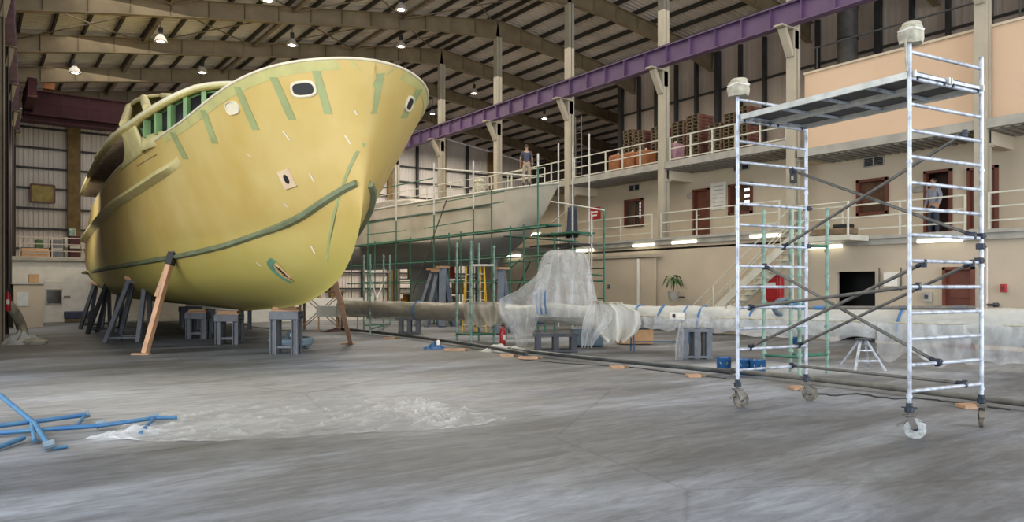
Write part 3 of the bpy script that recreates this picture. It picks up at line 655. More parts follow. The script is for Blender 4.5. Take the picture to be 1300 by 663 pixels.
# duct and ladder behind
t = thing('exhaust_duct', 'dark vertical exhaust duct against the right side wall', 'duct', (31.6, 0, 9))
p = atX(1076, 60, 31.6); t.location = (31.6, p.y, 8.3)
MB().tube((0,0,0), (0,0,6.2), .42, 20).build('duct_pipe', M['ductgrey'], t)
[MB().lathe([(.42,z),(.46,z),(.46,z+.06),(.42,z+.06)], (0,0,0), 20).build('band', M['darksteel'], t) for z in (.2,1.6,3.0,4.4,5.8)]
p = atX(735, 200, 27); t = thing('fixed_ladder', 'tall grey ladder leaning up in the dark beyond the deck end', 'ladder', (27, p.y, 6.4))
for s in (-.25, .25): MB().tube((0,s,0), (-.3,s-.3,4.6), .035, 6).build('stile', M['ductgrey'], t)
for q in range(14): MB().tube((-.3*q/14,-.25-.3*q/14,.3+q*.31), (-.3*q/14,.25-.3*q/14,.3+q*.31), .02, 6).build('rung', M['ductgrey'], t)
# ---------------------------------------------------------------- high-bay lamps
lamps = [(204,50,35.7),(95,90,41.6),(257,90,41.6),(371,55,35.7),(509,57,35.7),(340,-4,30),(509,5,30),(602,117,41.5),(648,134,41.5),(691,149,41.5),(592,156,47.5),(549,143,47.5),(742,10,24)]
LN = ['hanging above the wheelhouse of the yellow yacht', 'hanging at the far left below the third rafter', 'hanging just above the yellow gunwale', 'hanging over the middle of the yellow bow', 'hanging right above the tip of the yellow bow', 'at the top edge left of the middle', 'brightest, at the top edge of the view', 'hanging right of the bow, leftmost of three in a row', 'hanging right of the bow, middle of three in a row', 'hanging right of the bow, rightmost of three in a row', 'small and far, low behind the crane rail', 'small and far, just right of the hawse hole', 'at the top edge above the second column']
LAMPPOS = []
for (x, y, Y), n in zip(lamps[:12], LN):
    p = atY(x, y, Y); zr = roofz(p.x); p.z = min(p.z, zr-.7)
    t = thing('high_bay_lamp', 'bell shaped high bay lamp '+n, 'lamp', p, group='high bay lamps')
    MB().lathe([(.28,0),(.27,.02),(.20,.18),(.10,.30),(.07,.34)], (0,0,-.1), 18).build('hood', M['lamphood'], t)
    MB().lathe([(.09,.22),(.10,.5),(.07,.52)], (0,0,0), 12).build('ballast', M['girt'], t)
    MB().lathe([(.02,-.12),(.16,-.1),(.17,-.06),(.1,-.02)], (0,0,0), 14).build('bulb', M['lampglow'], t)
    MB().tube((0,0,.5), (0,0,zr-p.z-.02), .015, 6).build('rod', M['girt'], t); LAMPPOS.append(p)
# ---------------------------------------------------------------- the yellow motor yacht
LB = 29.0
STEM = [(0,5.76),(.25,4.9),(.4,4.4),(.5,3.9),(.62,3.3),(.8,2.8),(1.3,2.25),(2.0,1.85),(3.55,1.46),(4.8,1.28),(8,1.1),(11,1.0),(19,1.0),(29,1.45)]
def cub(x, pts):      # smooth monotone-ish interpolation
    if x <= pts[0][0]: return pts[0][1]
    if x >= pts[-1][0]: return pts[-1][1]
    for i in range(len(pts)-1):
        x0, y0 = pts[i]; x1, y1 = pts[i+1]
        if x <= x1:
            def sl(j):
                if j <= 0 or j >= len(pts)-1: k = min(max(j,0), len(pts)-2) if j <= 0 else len(pts)-2; return (pts[k+1][1]-pts[k][1])/(pts[k+1][0]-pts[k][0])
                a = (pts[j][1]-pts[j-1][1])/(pts[j][0]-pts[j-1][0]); b = (pts[j+1][1]-pts[j][1])/(pts[j+1][0]-pts[j][0])
                return 0 if a*b <= 0 else 2*a*b/(a+b)
            h = x1-x0; t = (x-x0)/h; m0, m1 = sl(i)*h, sl(i+1)*h
            return (2*t**3-3*t*t+1)*y0+(t**3-2*t*t+t)*m0+(-2*t**3+3*t*t)*y1+(t**3-t*t)*m1
SHEER = [(0,5.76),(1,5.70),(2,5.6),(3.5,5.42),(5,5.30),(8,5.25),(14,5.3),(26.5,5.3),(27.5,4.9),(29,4.0)]
def zs(s): return cub(s, SHEER)
def zk(s): return min(cub(s, STEM), zs(s))
_SC = {}
def s_stem(z):
    k = round(z*200)
    if k not in _SC: _SC[k] = _s_stem(z)
    return _SC[k]
def _s_stem(z):
    a, b = 0.0, 11.0
    if z <= 1.0: return 11.0
    for _ in range(30):
        m_ = (a+b)/2
        if cub(m_, STEM) > z: a = m_
        else: b = m_
    return (a+b)/2
BM = [(0,0),(.12,.9),(.3,1.6),(.6,2.2),(1.0,2.52),(1.6,2.78),(2.5,2.95),(3.4,3.03),(4.2,3.06),(5,3.08)]
BA = [(0,0),(.12,1.3),(.3,2.5),(.5,3.0),(.8,3.3),(1.6,3.46),(2.7,3.5),(3.4,3.4),(4.2,3.28),(5,3.2)]
TOPB = [(0,0),(.1**.5,.47),(.3**.5,.82),(.7**.5,1.26),(1.2**.5,1.62),(1.9**.5,1.97),(3**.5,2.33),(4.5**.5,2.62),(6.9**.5,2.88),(9.9**.5,3.08),(13**.5,3.22),(17**.5,3.30),(31**.5,3.32)]
def hb(s, z):
    z = max(z, zk(s)); h = z-zk(s); st = s_stem(z)
    w = max(0, min(1, (z-2.9)/2.8)); t = max(0, min(1, (s-st)/15.5)); E = (1-(1-t)**2)**.97 if t > 0 else 0
    fa = max(0, min(1, (s-4)/17))
    b = lerp(cub(h, BM), cub(h, BA), fa)*E
    if w > 0: b = lerp(b, cub(max(0, s-st)**.5, TOPB), w)
    return b
def hp(s, z, side=-1, off=0.0):
    e = .02; p = V((side*hb(s, z), s, z))
    if off:
        ds = V((side*(hb(s+e, z)-hb(max(0,s-e), z)), s+e-max(0,s-e), 0)); dz = V((side*(hb(s, min(z+e, zs(s)))-hb(s, z-e)), 0, min(z+e, zs(s))-(z-e)))
        n = ds.cross(dz); 
        if n.x*side < 0: n = -n
        n.normalize(); p = p+n*off
    return p
BOAT = thing('motor_yacht', 'large unpainted yellow motor yacht hull propped up on steel trestles', 'yacht', (5.85, 12.33, 0), -.0681)
SL = [0,.03,.08,.15,.25,.38,.5,.62,.75,.9,1.1,1.35,1.65,2,2.4,2.9,3.5,4.2,5,6,7,8,9.2,10.5,12,14,16,18,20,22,24,25.5,26.5,27,27.5,28,28.5,29]
NV = 44
vs = []; fs = []
def ring(s):
    a, b = zk(s), zs(s); out = []
    for j in range(NV+1):
        f = (j/NV)**1.35; z = lerp(a, b, f); out.append((hb(s, z), z))
    return out
for s in SL:
    rg = ring(s); row = [(-b, s, z) for b, z in rg[::-1]]+[(b, s, z) for b, z in rg[1:]]
    vs += row
W_ = 2*NV+1
for i in range(len(SL)-1):
    for j in range(W_-1): fs.append((i*W_+j, i*W_+j+1, (i+1)*W_+j+1, (i+1)*W_+j))
i = len(SL)-1
fs.append(tuple(i*W_+j for j in range(W_)))       # transom
hullmb = MB().add(vs, fs)
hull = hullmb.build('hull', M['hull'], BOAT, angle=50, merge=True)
# deck just below the gunwale
vs = []; fs = []
for s in SL[1:]:
    z = zs(s)-.12; b = hb(s, z)-.03; vs += [(-max(b,0), s, z), (0, s, z+.05), (max(b,0), s, z)]
for i in range(len(SL)-2):
    for j in (0,1): fs.append((3*i+j, 3*i+j+1, 3*i+4+j, 3*i+3+j))
MB().add(vs, fs).build('deck', M['greenprimer'], BOAT)
# gunwale rim
pts = [V((-hb(s, zs(s))*1.0, s, zs(s)+.01)) for s in SL[::-1] if s <= 26.5]+[V((hb(s, zs(s)), s, zs(s)+.01)) for s in SL[1:] if s <= 26.5]
MB().path(pts, .026, 8).build('gunwale', M['rimwhite'], BOAT)
def sweep(s0, s1, zf, outf, thick, n=60, side=-1, under=.10):
    mb = MB(); base = len(mb.v); N_ = n
    for i in range(N_+1):
        s = lerp(s0, s1, i/N_); z = zf(s); o = outf(s)
        p1 = hp(s, z+thick*.5, side, .004); p2 = hp(s, z+thick*.25, side, o); p3 = hp(s, z-thick*.35, side, o); p4 = hp(s, z-thick*.5-under, side, .004); pi = hp(s, z, side, -.06)
        mb.v += [tuple(p) for p in (p1, p2, p3, p4, pi)]
    for i in range(N_):
        for j in range(5):
            a = i*5+j; b = i*5+(j+1) % 5; mb.f.append((a, b, b+5, a+5))
    mb.f.append((0,1,2,3,4)); k = N_*5; mb.f.append((k,k+1,k+2,k+3,k+4)[::-1])
    return mb
ZST = [(0.55,3.68),(1.2,3.45),(2.5,3.1),(4.2,2.86),(6,2.66),(9,2.5),(15,2.38),(24,2.36)]
for sd in (-1, 1):
    sweep(.62, 23.5, lambda s: cub(s, ZST), lambda s: .085*min(1, (24-s)/6+.05), .10, side=sd, n=90, under=.04).build('spray_rail', M['strake'], BOAT, angle=25)
    ZL = [(6.0,4.66),(7,4.55),(10.3,4.35),(13.3,4.25),(17.6,4.1),(29,3.95)]
    sweep(6.0, 28.9, lambda s: cub(s, ZL), lambda s: .22*min(1, (s-5.95)/1.2)+.01, .13, side=sd, n=70, under=.08).build('rubbing_ledge', M['ledgeg'], BOAT, angle=25)
    sweep(26.2, 29, lambda s: 2.45, lambda s: .25*min(1,(s-26.1)/.5), .08, side=sd, n=16).build('stern_fin', M['ledgeg'], BOAT, angle=25)
# patches lying on the surface: quad in (s,z) space
def patch(corners, name, m, off=.006, n=8, nv=8, side=-1):
    (a, b, c, d) = corners
    def fn(u, v):
        s = lerp(lerp(a[0], b[0], u), lerp(d[0], c[0], u), v); z = lerp(lerp(a[1], b[1], u), lerp(d[1], c[1], u), v)
        return hp(s, min(z, zs(s)-.002), side, off)
    return MB().grid(fn, n, nv).build(name, M[m], BOAT, smooth=True)
MW = Matrix.LocRotScale(BOAT.location, BOAT.rotation_euler, None)
def proj(p):
    p = MW @ V(p); xc = p.x*CS-p.y*SN; Z = p.x*SN+p.y*CS; return CX+F*xc/Z, HY-F*(p.z-EYE)/Z
def find(px, py, side=-1):
    best = None; s0, s1, z0, z1 = .01, 20.0, 1.0, 5.76
    for it in range(7):
        N_ = 24; cand = []
        for i in range(N_+1):
            s = lerp(s0, s1, i/N_)
            for j in range(N_+1):
                z = lerp(z0, z1, j/N_)
                if z < zk(s) or z > zs(s): continue
                x, y = proj((side*hb(s, z), s, z)); cand.append(((x-px)**2+(y-py)**2, s, z))
        if not cand: break
        best = min(cand); ds, dz = (s1-s0)/8, (z1-z0)/8
        s0, s1, z0, z1 = max(.005, best[1]-ds), best[1]+ds, best[2]-dz, best[2]+dz
    return best[1], best[2]
def stripe(x0, y0, x1, y1, w, name='filler_stripe', m='filler', side=-1):
    pl, pr_, ql, qr = find(x0-w/2, y0, side), find(x0+w/2, y0, side), find(x1-w/2, y1, side), find(x1+w/2, y1, side)
    return patch((pl, pr_, qr, ql), name, m, side=side)
for a in ((401,90,417,145,10,),(347,98,371,152,10),(301,110,325,165,9),(258,140,273,182,8),(219,168,236,202,7)): stripe(*a)
stripe(483, 92, 472, 144, 11, side=1); stripe(533, 113, 512, 150, 8, side=1)
def sheerband(s0, s1, h, side):
    def fn(u, v):
        s = lerp(s0, s1, u); return hp(s, zs(s)-.02-h*(1-v), side, .005)
    MB().grid(fn, 40, 3).build('gunwale_band', M['bandfill'], BOAT)
sheerband(.08, 6.5, .16, -1); sheerband(.08, 6.5, .16, 1)
# stem seam drawn in green filler
def strip_line(pts, w, name, m, side=-1):
    q = [find(x, y, side) for x, y in pts]; P = [hp(s, z, side, .014) for s, z in q]
    mb = MB()
    for i, p in enumerate(P):
        d = (P[min(i+1,len(P)-1)]-P[max(i-1,0)]).normalized(); s, z = q[i]; nrm = (hp(s, z, side, .02)-hp(s, z, side, .0)).normalized(); c = d.cross(nrm).normalized()*w/2
        mb.v += [tuple(p-c), tuple(p+c)]
        if i: k = 2*i; mb.f.append((k-2, k-1, k+1, k))
    mb.build(name, M[m], BOAT)
strip_line([(463,182),(452,196),(443,215),(434,240),(425,270),(419,300),(415,330)], .06, 'seam_line', 'filler')
# oval openings: frame ring and dark recess
def opening(px, py, w, h, name, frame, side=-1, rot=0, fw=.045, sq=3.0, dark='black', depth=.0):
    s, z = find(px, py, side); P = hp(s, z, side, 0); nrm = (hp(s, z, side, .05)-P).normalized()
    up_ = V((0,0,1)); a = up_.cross(nrm).normalized(); b = nrm.cross(a).normalized()
    R = Matrix.Rotation(rot, 3, nrm); a = R @ a; b = R @ b
    def pt(t, k, o): 
        cx, sy = math.cos(t), math.sin(t); ex = 2/sq
        return P+a*(w/2+k)*math.copysign(abs(cx)**ex, cx)+b*(h/2+k)*math.copysign(abs(sy)**ex, sy)+nrm*o
    n = 40; mb = MB(); prof_ = ((0,-.02),(0,.028),(fw*.5,.034),(fw,.022),(fw,-.02))
    for i in range(n):
        for k, o in prof_: mb.v.append(tuple(pt(2*PI*i/n, k, o)))
    m5 = len(prof_)
    for i in range(n):
        for j in range(m5-1): A = i*m5+j; B = ((i+1) % n)*m5+j; mb.f.append((A, A+1, B+1, B))
    fr = mb.build(name, M[frame], BOAT)
    d = MB(); d.v = [tuple(pt(2*PI*i/n, -.002, .012)) for i in range(n)]; d.f = [tuple(range(n))]
    d.build('opening', M[dark], fr, smooth=False); return P, nrm, a, b
opening(385.5, 113, .44, .21, 'hawse_frame', 'rimwhite')
opening(295.5, 137, .40, .22, 'sealed_port', 'rimwhite', dark='rimwhite', fw=.02)
opening(519.5, 132, .26, .22, 'hawse_frame', 'rimwhite', side=1)
# bow thruster opening low on the forefoot with teal filler round it
def ellpatch(px, py, w, h, rot, name, m, off, side=-1):
    s, z = find(px, py, side); P = hp(s, z, side, 0); nrm = (hp(s, z, side, .05)-P).normalized(); a = V((0,0,1)).cross(nrm).normalized(); b = nrm.cross(a).normalized(); R = Matrix.Rotation(rot, 3, nrm); a = R @ a; b = R @ b
    n = 30; mb = MB(); cen = hp(s, z, side, off); mb.v.append(tuple(cen))
    for rr in (.5, 1):
        for i in range(n):
            t = 2*PI*i/n; k = rr*(1+.12*math.sin(3*t+px)); q = P+a*w/2*k*math.cos(t)+b*h/2*k*math.sin(t)
            # pull back onto the hull
            s2, z2 = q.y, q.z; mb.v.append(tuple(hp(max(.01,s2), z2, side, off)))
    for i in range(n):
        mb.f.append((0, 1+i, 1+(i+1) % n)); mb.f.append((1+i, 1+n+i, 1+n+(i+1) % n, 1+(i+1) % n))
    return mb.build(name, M[m], BOAT)
ellpatch(352, 343, .42, .70, .5, 'faired_patch', 'tealfill', .006)
ellpatch(358, 345, .30, .55, .5, 'faired_inner_patch', 'hull', .010)
P_, n_, a_, b_ = opening(359, 345, .12, .44, 'thruster_rim', 'wood', rot=.62, fw=.02, sq=2.0)
mb = MB()
for k in range(-3, 4):
    c = P_+(a_*math.cos(0)*0)+n_*.03+b_*k*.055; mb.bar(c-a_*.05, c+a_*.05, .012, .012)
mb.build('thruster_grille', M['wood_dark'], BOAT)
# square plywood patch with round hole
s, z = find(365, 227); P = hp(s, z, -1, 0); nrm = (hp(s, z, -1, .05)-P).normalized(); a = V((0,0,1)).cross(nrm).normalized(); b = nrm.cross(a).normalized(); R = Matrix.Rotation(.12, 3, nrm); a, b = R @ a, R @ b
mb = MB(); c = P+nrm*.02; hw = .185
mb.add([c+a*sx*hw+b*sy*hw+nrm*o for o in (-.03, .012) for sy in (-1,1) for sx in (-1,1)], [(0,2,3,1),(4,5,7,6),(0,1,5,4),(2,6,7,3),(0,4,6,2),(1,3,7,5)])
pp = mb.build('plywood_plate', M['patchply'], BOAT, smooth=False)
d = MB(); d.v = [tuple(c+nrm*.0145+a*.075*math.cos(t)+b*.10*math.sin(t)) for t in [2*PI*i/24 for i in range(24)]]; d.f = [tuple(range(24))]; d.build('hole', M['black'], pp, smooth=False)
# small white tags on the hull
for x0, y0, x1, y1 in ((359,166,368,178),(438,172,445,183),(393,220,399,231),(395,312,400,322),(361,258,365,263),(326,333,331,338),(450,140,453,146),(470,192,473,197),(313,195,319,199)):
    stripe(x0, y0, x1, y1, 2.2, 'chalk_mark', 'rimwhite')
# ---- wheelhouse and upper deck
BR = [(3.7,27.2,5.96),(3.66,20,5.93),(3.6,14,5.82),(3.42,9.8,5.76),(3.2,8.4,5.78),(2.98,7.4,5.87),(2.72,6.75,6.0),(2.35,6.35,6.2),(1.9,6.1,6.38),(1.2,5.95,6.5),(0,5.85,6.56)]
RF = [(2.8,24,7.38),(2.8,19,7.44),(2.8,14.5,7.46),(2.7,13,7.46),(2.4,12.2,7.46),(1.9,11.8,7.46),(1.2,11.55,7.46),(0,11.45,7.46)]
def smooth_path(P, n):      # Catmull-Rom resample of half outline, mirrored to both sides
    P = [V(p) for p in P]; Q = [2*P[0]-P[1]]+P+[V((-P[-2].x, P[-2].y, P[-2].z))]; out = []; m = len(P)-1
    for i in range(n+1):
        f = i/n*m; k = min(int(f), m-1); t = f-k; p0, p1, p2, p3 = Q[k:k+4]
        out.append(.5*((2*p1)+(p2-p0)*t+(2*p0-5*p1+4*p2-p3)*t*t+(3*p1-p0-3*p2+p3)*t**3))
    left = [V((-p.x, p.y, p.z)) for p in out]; right = [p.copy() for p in out[::-1]][1:]
    return left+right
bre = smooth_path(BR, 50); rfe = smooth_path(RF, 50)
def loft(a, b, name, m, th=.05, par=BOAT, nseg=1):
    mb = MB(); n = len(a)
    for k in range(nseg+1): mb.v += [tuple(p.lerp(q, k/nseg)) for p, q in zip(a, b)]
    for k in range(nseg): mb.f += [(k*n+i, k*n+i+1, (k+1)*n+i+1, (k+1)*n+i) for i in range(n-1)]
    return mb.build(name, m, par, solid=th)
up1 = [V((p.x, p.y, p.z+.08)) for p in bre]
loft(bre, up1, 'brow_band', M['ledgeg'], .07)
MB().path(up1, .045, 8).build('brow_edge', M['rimwhite'], BOAT)
def inset(P, dx, ds, z=None, keep=1.0): return [V((p.x*keep, p.y+ds, p.z if z is None else z)) for p in P]
# underside of the brow
und = [V((max(-2.6, min(2.6, p.x)) if p.y > 9 else p.x*lerp(.96, .84, max(0, min(1, (p.y-8)/1)))  , p.y+(.0 if p.y > 9 else .22*min(1, (9-p.y)/1.5)), p.z-.02)) for p in bre]
so = loft(bre, und, 'brow_underside', M['ochre'], .03)
for sd in (-1, 1):
    for i in range(60):
        s = 9.6+i*.29; e = interp(s, [(q[1], q[0]) for q in BR[:5]][::-1]); z = interp(s, [(q[1], q[2]) for q in BR[:5]][::-1])
        MB().bar((sd*2.6, s, z-.07), (sd*(e-.06), s, z-.07), .05, .07).build('slat', M['wood_dark'], so, smooth=False)
# sloping screen from the brow up to the flybridge roof, with big window openings framed by pillars
upm = [p.lerp(q, .10) for p, q in zip(up1, rfe)]
loft(up1, upm, 'screen_sill', M['ledgeg'], .05)
hi = [p.lerp(q, .86) for p, q in zip(up1, rfe)]
loft(hi, rfe, 'flybridge_band', M['ledgeg'], .06)
MB().path(rfe, .045, 8).build('flybridge_edge', M['rimwhite'], BOAT)
n = len(upm)
for i in (8, 17, 26, 33, 39, 44, 50, 56, 61, 67, 74, 83, 92):
    MB().tube(upm[i], hi[i], .07 if 30 < i < 70 else .12, 10).build('screen_pillar', M['ledgeg'], BOAT)
inn = [V((p.x*.80, p.y+.8, p.z)) for p in upm]; inh = [V((p.x*.86, p.y+.4, p.z-.04)) for p in hi]
loft(inn, inh, 'inner_screen', M['greenprimer'], .04)
mb = MB(); mb.v = [tuple(p) for p in rfe]+[(0, p.y, p.z+.06) for p in rfe]; mb.f = [(i, i+1, n+i+1, n+i) for i in range(n-1)]
mb.build('flybridge_roof', M['ledgeg'], BOAT, solid=.05)
mb = MB(); mb.v = [(p.x*.95, p.y+.25, p.z-.01) for p in bre]+[(0, p.y, p.z-.03) for p in bre]; mb.f = [(i, i+1, n+i+1, n+i) for i in range(n-1)]
mb.build('wheelhouse_ceiling', M['greenprimer'], BOAT)
# wheelhouse wall below the brow with dark window panes
base = [V((p.x, p.y, 5.12)) for p in und]
wlo = loft(base, [V((p.x, p.y, 5.45)) for p in und], 'wheelhouse_wall', M['ledgeg'], .05)
for i in range(4, n-4, 4):
    a, b = und[i-1], und[i+1]
    MB().bar(V((a.lerp(b,.5).x, a.lerp(b,.5).y, 5.4)), und[i], .16, .1, up=(b-a)).build('wall_pillar', M['greenprimer'], BOAT, smooth=False)
loft([V((p.x*.97, p.y+.06, 5.4)) for p in und], [V((p.x*.97, p.y+.06, p.z-.02)) for p in und], 'window_glazing', M['black'], .02)
for sd in (-1, 1):
    def pf(u, v, sd=sd):
        s = lerp(lerp(8.3, 12.2, u), lerp(8.3, 9.6, u), 1-(1-v)**2.2 if u > .5 else v); e = interp(s, [(q[1], q[0]) for q in BR[1:6]][::-1]); z1 = interp(s, [(q[1], q[2]) for q in BR[1:6]][::-1])
        return V((sd*lerp(hb(s, 5.2)-.02, e-.06, v), s, lerp(5.15, z1, v)))
    MB().grid(pf, 10, 10).build('curved_pillar', M['ledgeg'], BOAT, solid=.06)
    MB().bar(hp(7.4, 4.95, sd, .006), hp(9.6, 4.95, sd, .006), .02, .02).build('seam', M['wood_dark'], BOAT)
MB().box((0, 17, 5.55), (5.0, 17, .7)).build('aft_cabin', M['greenprimer'], BOAT, bevel=.1)
# ---------------------------------------------------------------- supports under the yellow yacht
def boatpt(x, y, z): return MW @ V((x, y, z))
def trestle(label, base, w, d, h, rz, group='steel keel trestles', m='greysteel', blocks=True):
    t = thing('steel_trestle', label, 'trestle', base, rz, group=group)
    mb = MB(); mb.box((0,0,h-.10), (w, d, .02)); mb.box((0,-d/2,h-.09), (w,.03,.2)); mb.box((0,d/2,h-.09), (w,.03,.2)); mb.box((0,0,h-.19), (w,d,.02)); mb.build('top_beam', M[m], t, bevel=.005)
    for sx in (-1, 1):
        for sy in (-1, 1):
            mb = MB(); x, y = sx*(w/2-.1), sy*(d/2-.09)
            mb.box((x-.07,y,h/2-.1), (.02,.16,h-.2)); mb.box((x+.07,y,h/2-.1), (.02,.16,h-.2)); mb.box((x,y,h/2-.1), (.14,.02,h-.2)); mb.build('leg', M[m], t, smooth=False)
    mb = MB()
    for sy in (-1,1): mb.box((0, sy*(d/2-.09), .18), (w-.2, .05, .06))
    for sx in (-1,1): mb.box((sx*(w/2-.1), 0, .18), (.05, d-.15, .06))
    mb.build('tie_bar', M[m], t, smooth=False)
    return t
def blocks(label, base, rz, n, w, seed):
    rnd = random.Random(seed); R_ = Matrix.Rotation(rz, 3, 'Z')
    for k in range(n):
        dz, L_, lab = [(0.0, w, 'flat bottom timber block'), (.062, w*.9, 'orange wedge block'), (.125, .35, 'small top wedge'), (.13, .3, 'loose tilted offcut')][k]
        o = thing('timber_block', lab+' '+label, 'timber block', V(base)+R_ @ V(((-.0 if k < 2 else -.12+.16*(k-2)), 0, dz)), rz+rnd.uniform(-.1,.1) if k else rz, group='packing blocks')
        MB().box((0,0,.028), (L_, .3 if k < 2 else .16, .055 if k < 3 else .05), M=Matrix.Rotation(0 if k < 2 else rnd.uniform(-.25,.25), 3, 'Y')).build('block_body', M['wood' if k != 1 else 'shorewood'], o, bevel=.008)
        if k < 2: MB().box((L_/2+.002,0,.028), (.004,.28,.05)).build('end_grain', M['wood_dark'], o, smooth=False)
rzT = -.62
g = gnd(363.5, 449); t1 = trestle('blue grey steel trestle nearest the camera, under the yellow forefoot', g, .74, .5, zk(5.2)-.17, rzT)
blocks('on the front keel trestle', (g.x, g.y, zk(5.2)-.17), rzT, 4, .7, 3)
g = gnd(291, 437); trestle('grey steel trestle behind the front one, second along the keel', g, .72, .5, .88, rzT); blocks('on the second keel trestle', (g.x, g.y, .88), rzT, 2, .66, 4)
g = gnd(252, 430); trestle('grey steel trestle, third along the keel behind the timber shore', g, .7, .5, .86, rzT); blocks('on the third keel trestle', (g.x, g.y, .86), rzT, 2, .6, 5)
g = boatpt(-.1, 17, 0); trestle('dark steel trestle deep under the hull, fourth along the keel', g, .8, .6, .88, -.07, m='darksteel')
g = boatpt(0, 20.5, 0); trestle('dark steel trestle deep under the hull, fifth along the keel', g, .8, .6, .9, -.07, m='darksteel')
g = gnd(312, 418); trestle('short dark trestle beyond the keel right of the second trestle', g, .5, .5, .95, -.3, m='darksteel')
# raking steel shores along the port bilge
def aframe(label, base_px, topdx, h, w=.95, spread=.55, rz=0, top_shift=(0,0), m='greysteel'):
    g = gnd(*base_px); t = thing('raking_shore', label, 'shore', g, rz, group='raking steel shores')
    ts = V((top_shift[0], top_shift[1], h))
    for sx in (-1, 1):
        for sy in (-1, 1):
            MB().bar(V((sx*w/2, sy*spread, 0)), ts+V((sx*.24, sy*.18, -.03-sx*.06)), .15, .12, up=(1,0,0)).build('leg', M[m], t, smooth=False)
    mb = MB()
    for sy in (-1,1): mb.bar((-w/2+.05, sy*spread*.9, .16), (w/2-.05, sy*spread*.9, .16), .05, .05)
    for sx in (-1,1): mb.bar((sx*w/2*.95, -spread*.9, .2), (sx*w/2*.95, spread*.9, .2), .05, .05)
    mb.build('tie_bar', M[m], t, smooth=False)
    MB().box(ts, (.62, .5, .06), M=Matrix.Rotation(.3, 3, 'Y')).build('head_plate', M[m], t, smooth=False)
    MB().box(ts+V((0,0,.06)), (.8, .3, .10), M=Matrix.Rotation(.32, 3, 'Y')).build('timber_pad', M['shorewood'], t, bevel=.01)
    return t
aframe('big dark grey raking shore under the port bilge, nearest of its row', (163, 434), 0, 1.83, w=.95, rz=-.5, top_shift=(.28,.1))
aframe('dark grey raking shore under the port bilge, second of its row', (132, 423), 0, 1.78, w=.8, rz=-.4, top_shift=(.35,.1), m='darksteel')
aframe('dark grey raking shore under the stern, third of its row', (121, 417), 0, 1.72, w=.8, rz=-.4, top_shift=(.2,.1), m='darksteel')
# timber shores
def shore(label, foot, head, w, pad=True):
    f, h = V(foot), V(head); t = thing('timber_shore', label, 'shore', f, group='long timber shores')
    MB().bar(f+V((0,0,.02)), h, w, w*.6, up=(.6,-.4,.2)).build('timber', M['shorewood'], t, world=True, bevel=.008)
    MB().bar(f+V((-.02,0,.3))+(h-f)*.45, f+(h-f)*.97+V((-.02,0,0)), w*.5, w*.55, up=(.6,-.4,.2)).build('scab_timber', M['wood'], t, world=True, bevel=.006)
    if pad:
        d = (h-f).normalized(); MB().bar(h-d*.30, h+d*.03, w*1.15, w*.85, up=(.6,-.4,.2)).build('steel_shoe', M['black'], t, world=True, bevel=.01)
        MB().bar(h+V((-.1,0,.03)), h+V((.22,-.05,.06)), .1, .05).tube(h+V((.12,0,-.08)), h+V((.3,0,-.04)), .03, 8).build('head_bracket', M['coupler'], t, world=True)
    MB().box(f+V((-.1,-.05,.02)), (.42,.2,.04), rz=-.5).build('foot_board', M['wood'], t, world=True, bevel=.005)
s, z = find(221, 322); hd = MW @ hp(s, z, -1, .04)
shore('long timber shore with black head propping the port side of the yellow hull', gnd(184, 450), hd, .20)
hd = atZ(424, 352, 15.9)
shore('bare timber shore propping the starboard side of the bow', gnd(445, 437), hd, .2, pad=False)
# ---------------------------------------------------------------- the grey sailing yacht behind
def yh(u):   # u: 0 stern .. 1 bow ; Y from 24.6 to 53
    return lerp(24.6, 53, u)
YXc = 20.15
def ybeam(u): return .03+1.92*(1-(1-min(1,u/.5))**2)**.72*(1-.35*max(0,(u-.6)/.4)**2)
def ysheer(u): return 6.12-.25*u*(1-u)*2+.25*u*u
t = GY = thing('sailing_yacht', 'long grey unpainted sailing yacht hull standing inside green scaffolding', 'yacht', (YXc, 38, 0))
def ysec(u, v, side):
    y = yh(u); b = ybeam(u); zt = ysheer(u); zb = 2.75+.5*(u-.5)**2*4*.5
    if u < .16: zb = lerp(4.9, zb, (u/.16)**.6)
    if u > .85: zb = lerp(zb, 4.2, ((u-.85)/.15)**1.5)
    if v < .5: z = lerp(zt, 4.1, v/.5) if zb < 4.0 else lerp(zt, lerp(zt,zb,.6), v/.5); x = b*(1-.05*(v/.5)**2)
    else:
        z0 = 4.1 if zb < 4.0 else lerp(zt,zb,.6); w = (v-.5)/.5; x = b*.95*math.cos(w*PI/2)**.75 if w < 1 else 0; z = z0-(z0-zb)*math.sin(w*PI/2)**1.1
    yo = -(zt-z)*-.0
    if u < .001: pass
    y += (zt-z)*.85*max(0, 1-u*5)      # raked overhanging bow
    return V((YXc+side*x, y, z))
mb = MB(); nu, nv = 60, 28
for i in range(nu+1):
    u = (i/nu)
    row = [ysec(u, j/nv, -1) for j in range(nv+1)]+[ysec(u, 1-j/nv, 1) for j in range(1, nv+1)]
    mb.v += [tuple(p) for p in row]
W_ = 2*nv+1
for i in range(nu):
    for j in range(W_-1): mb.f.append((i*W_+j, i*W_+j+1, (i+1)*W_+j+1, (i+1)*W_+j))
mb.f.append(tuple(range(W_))[::-1])
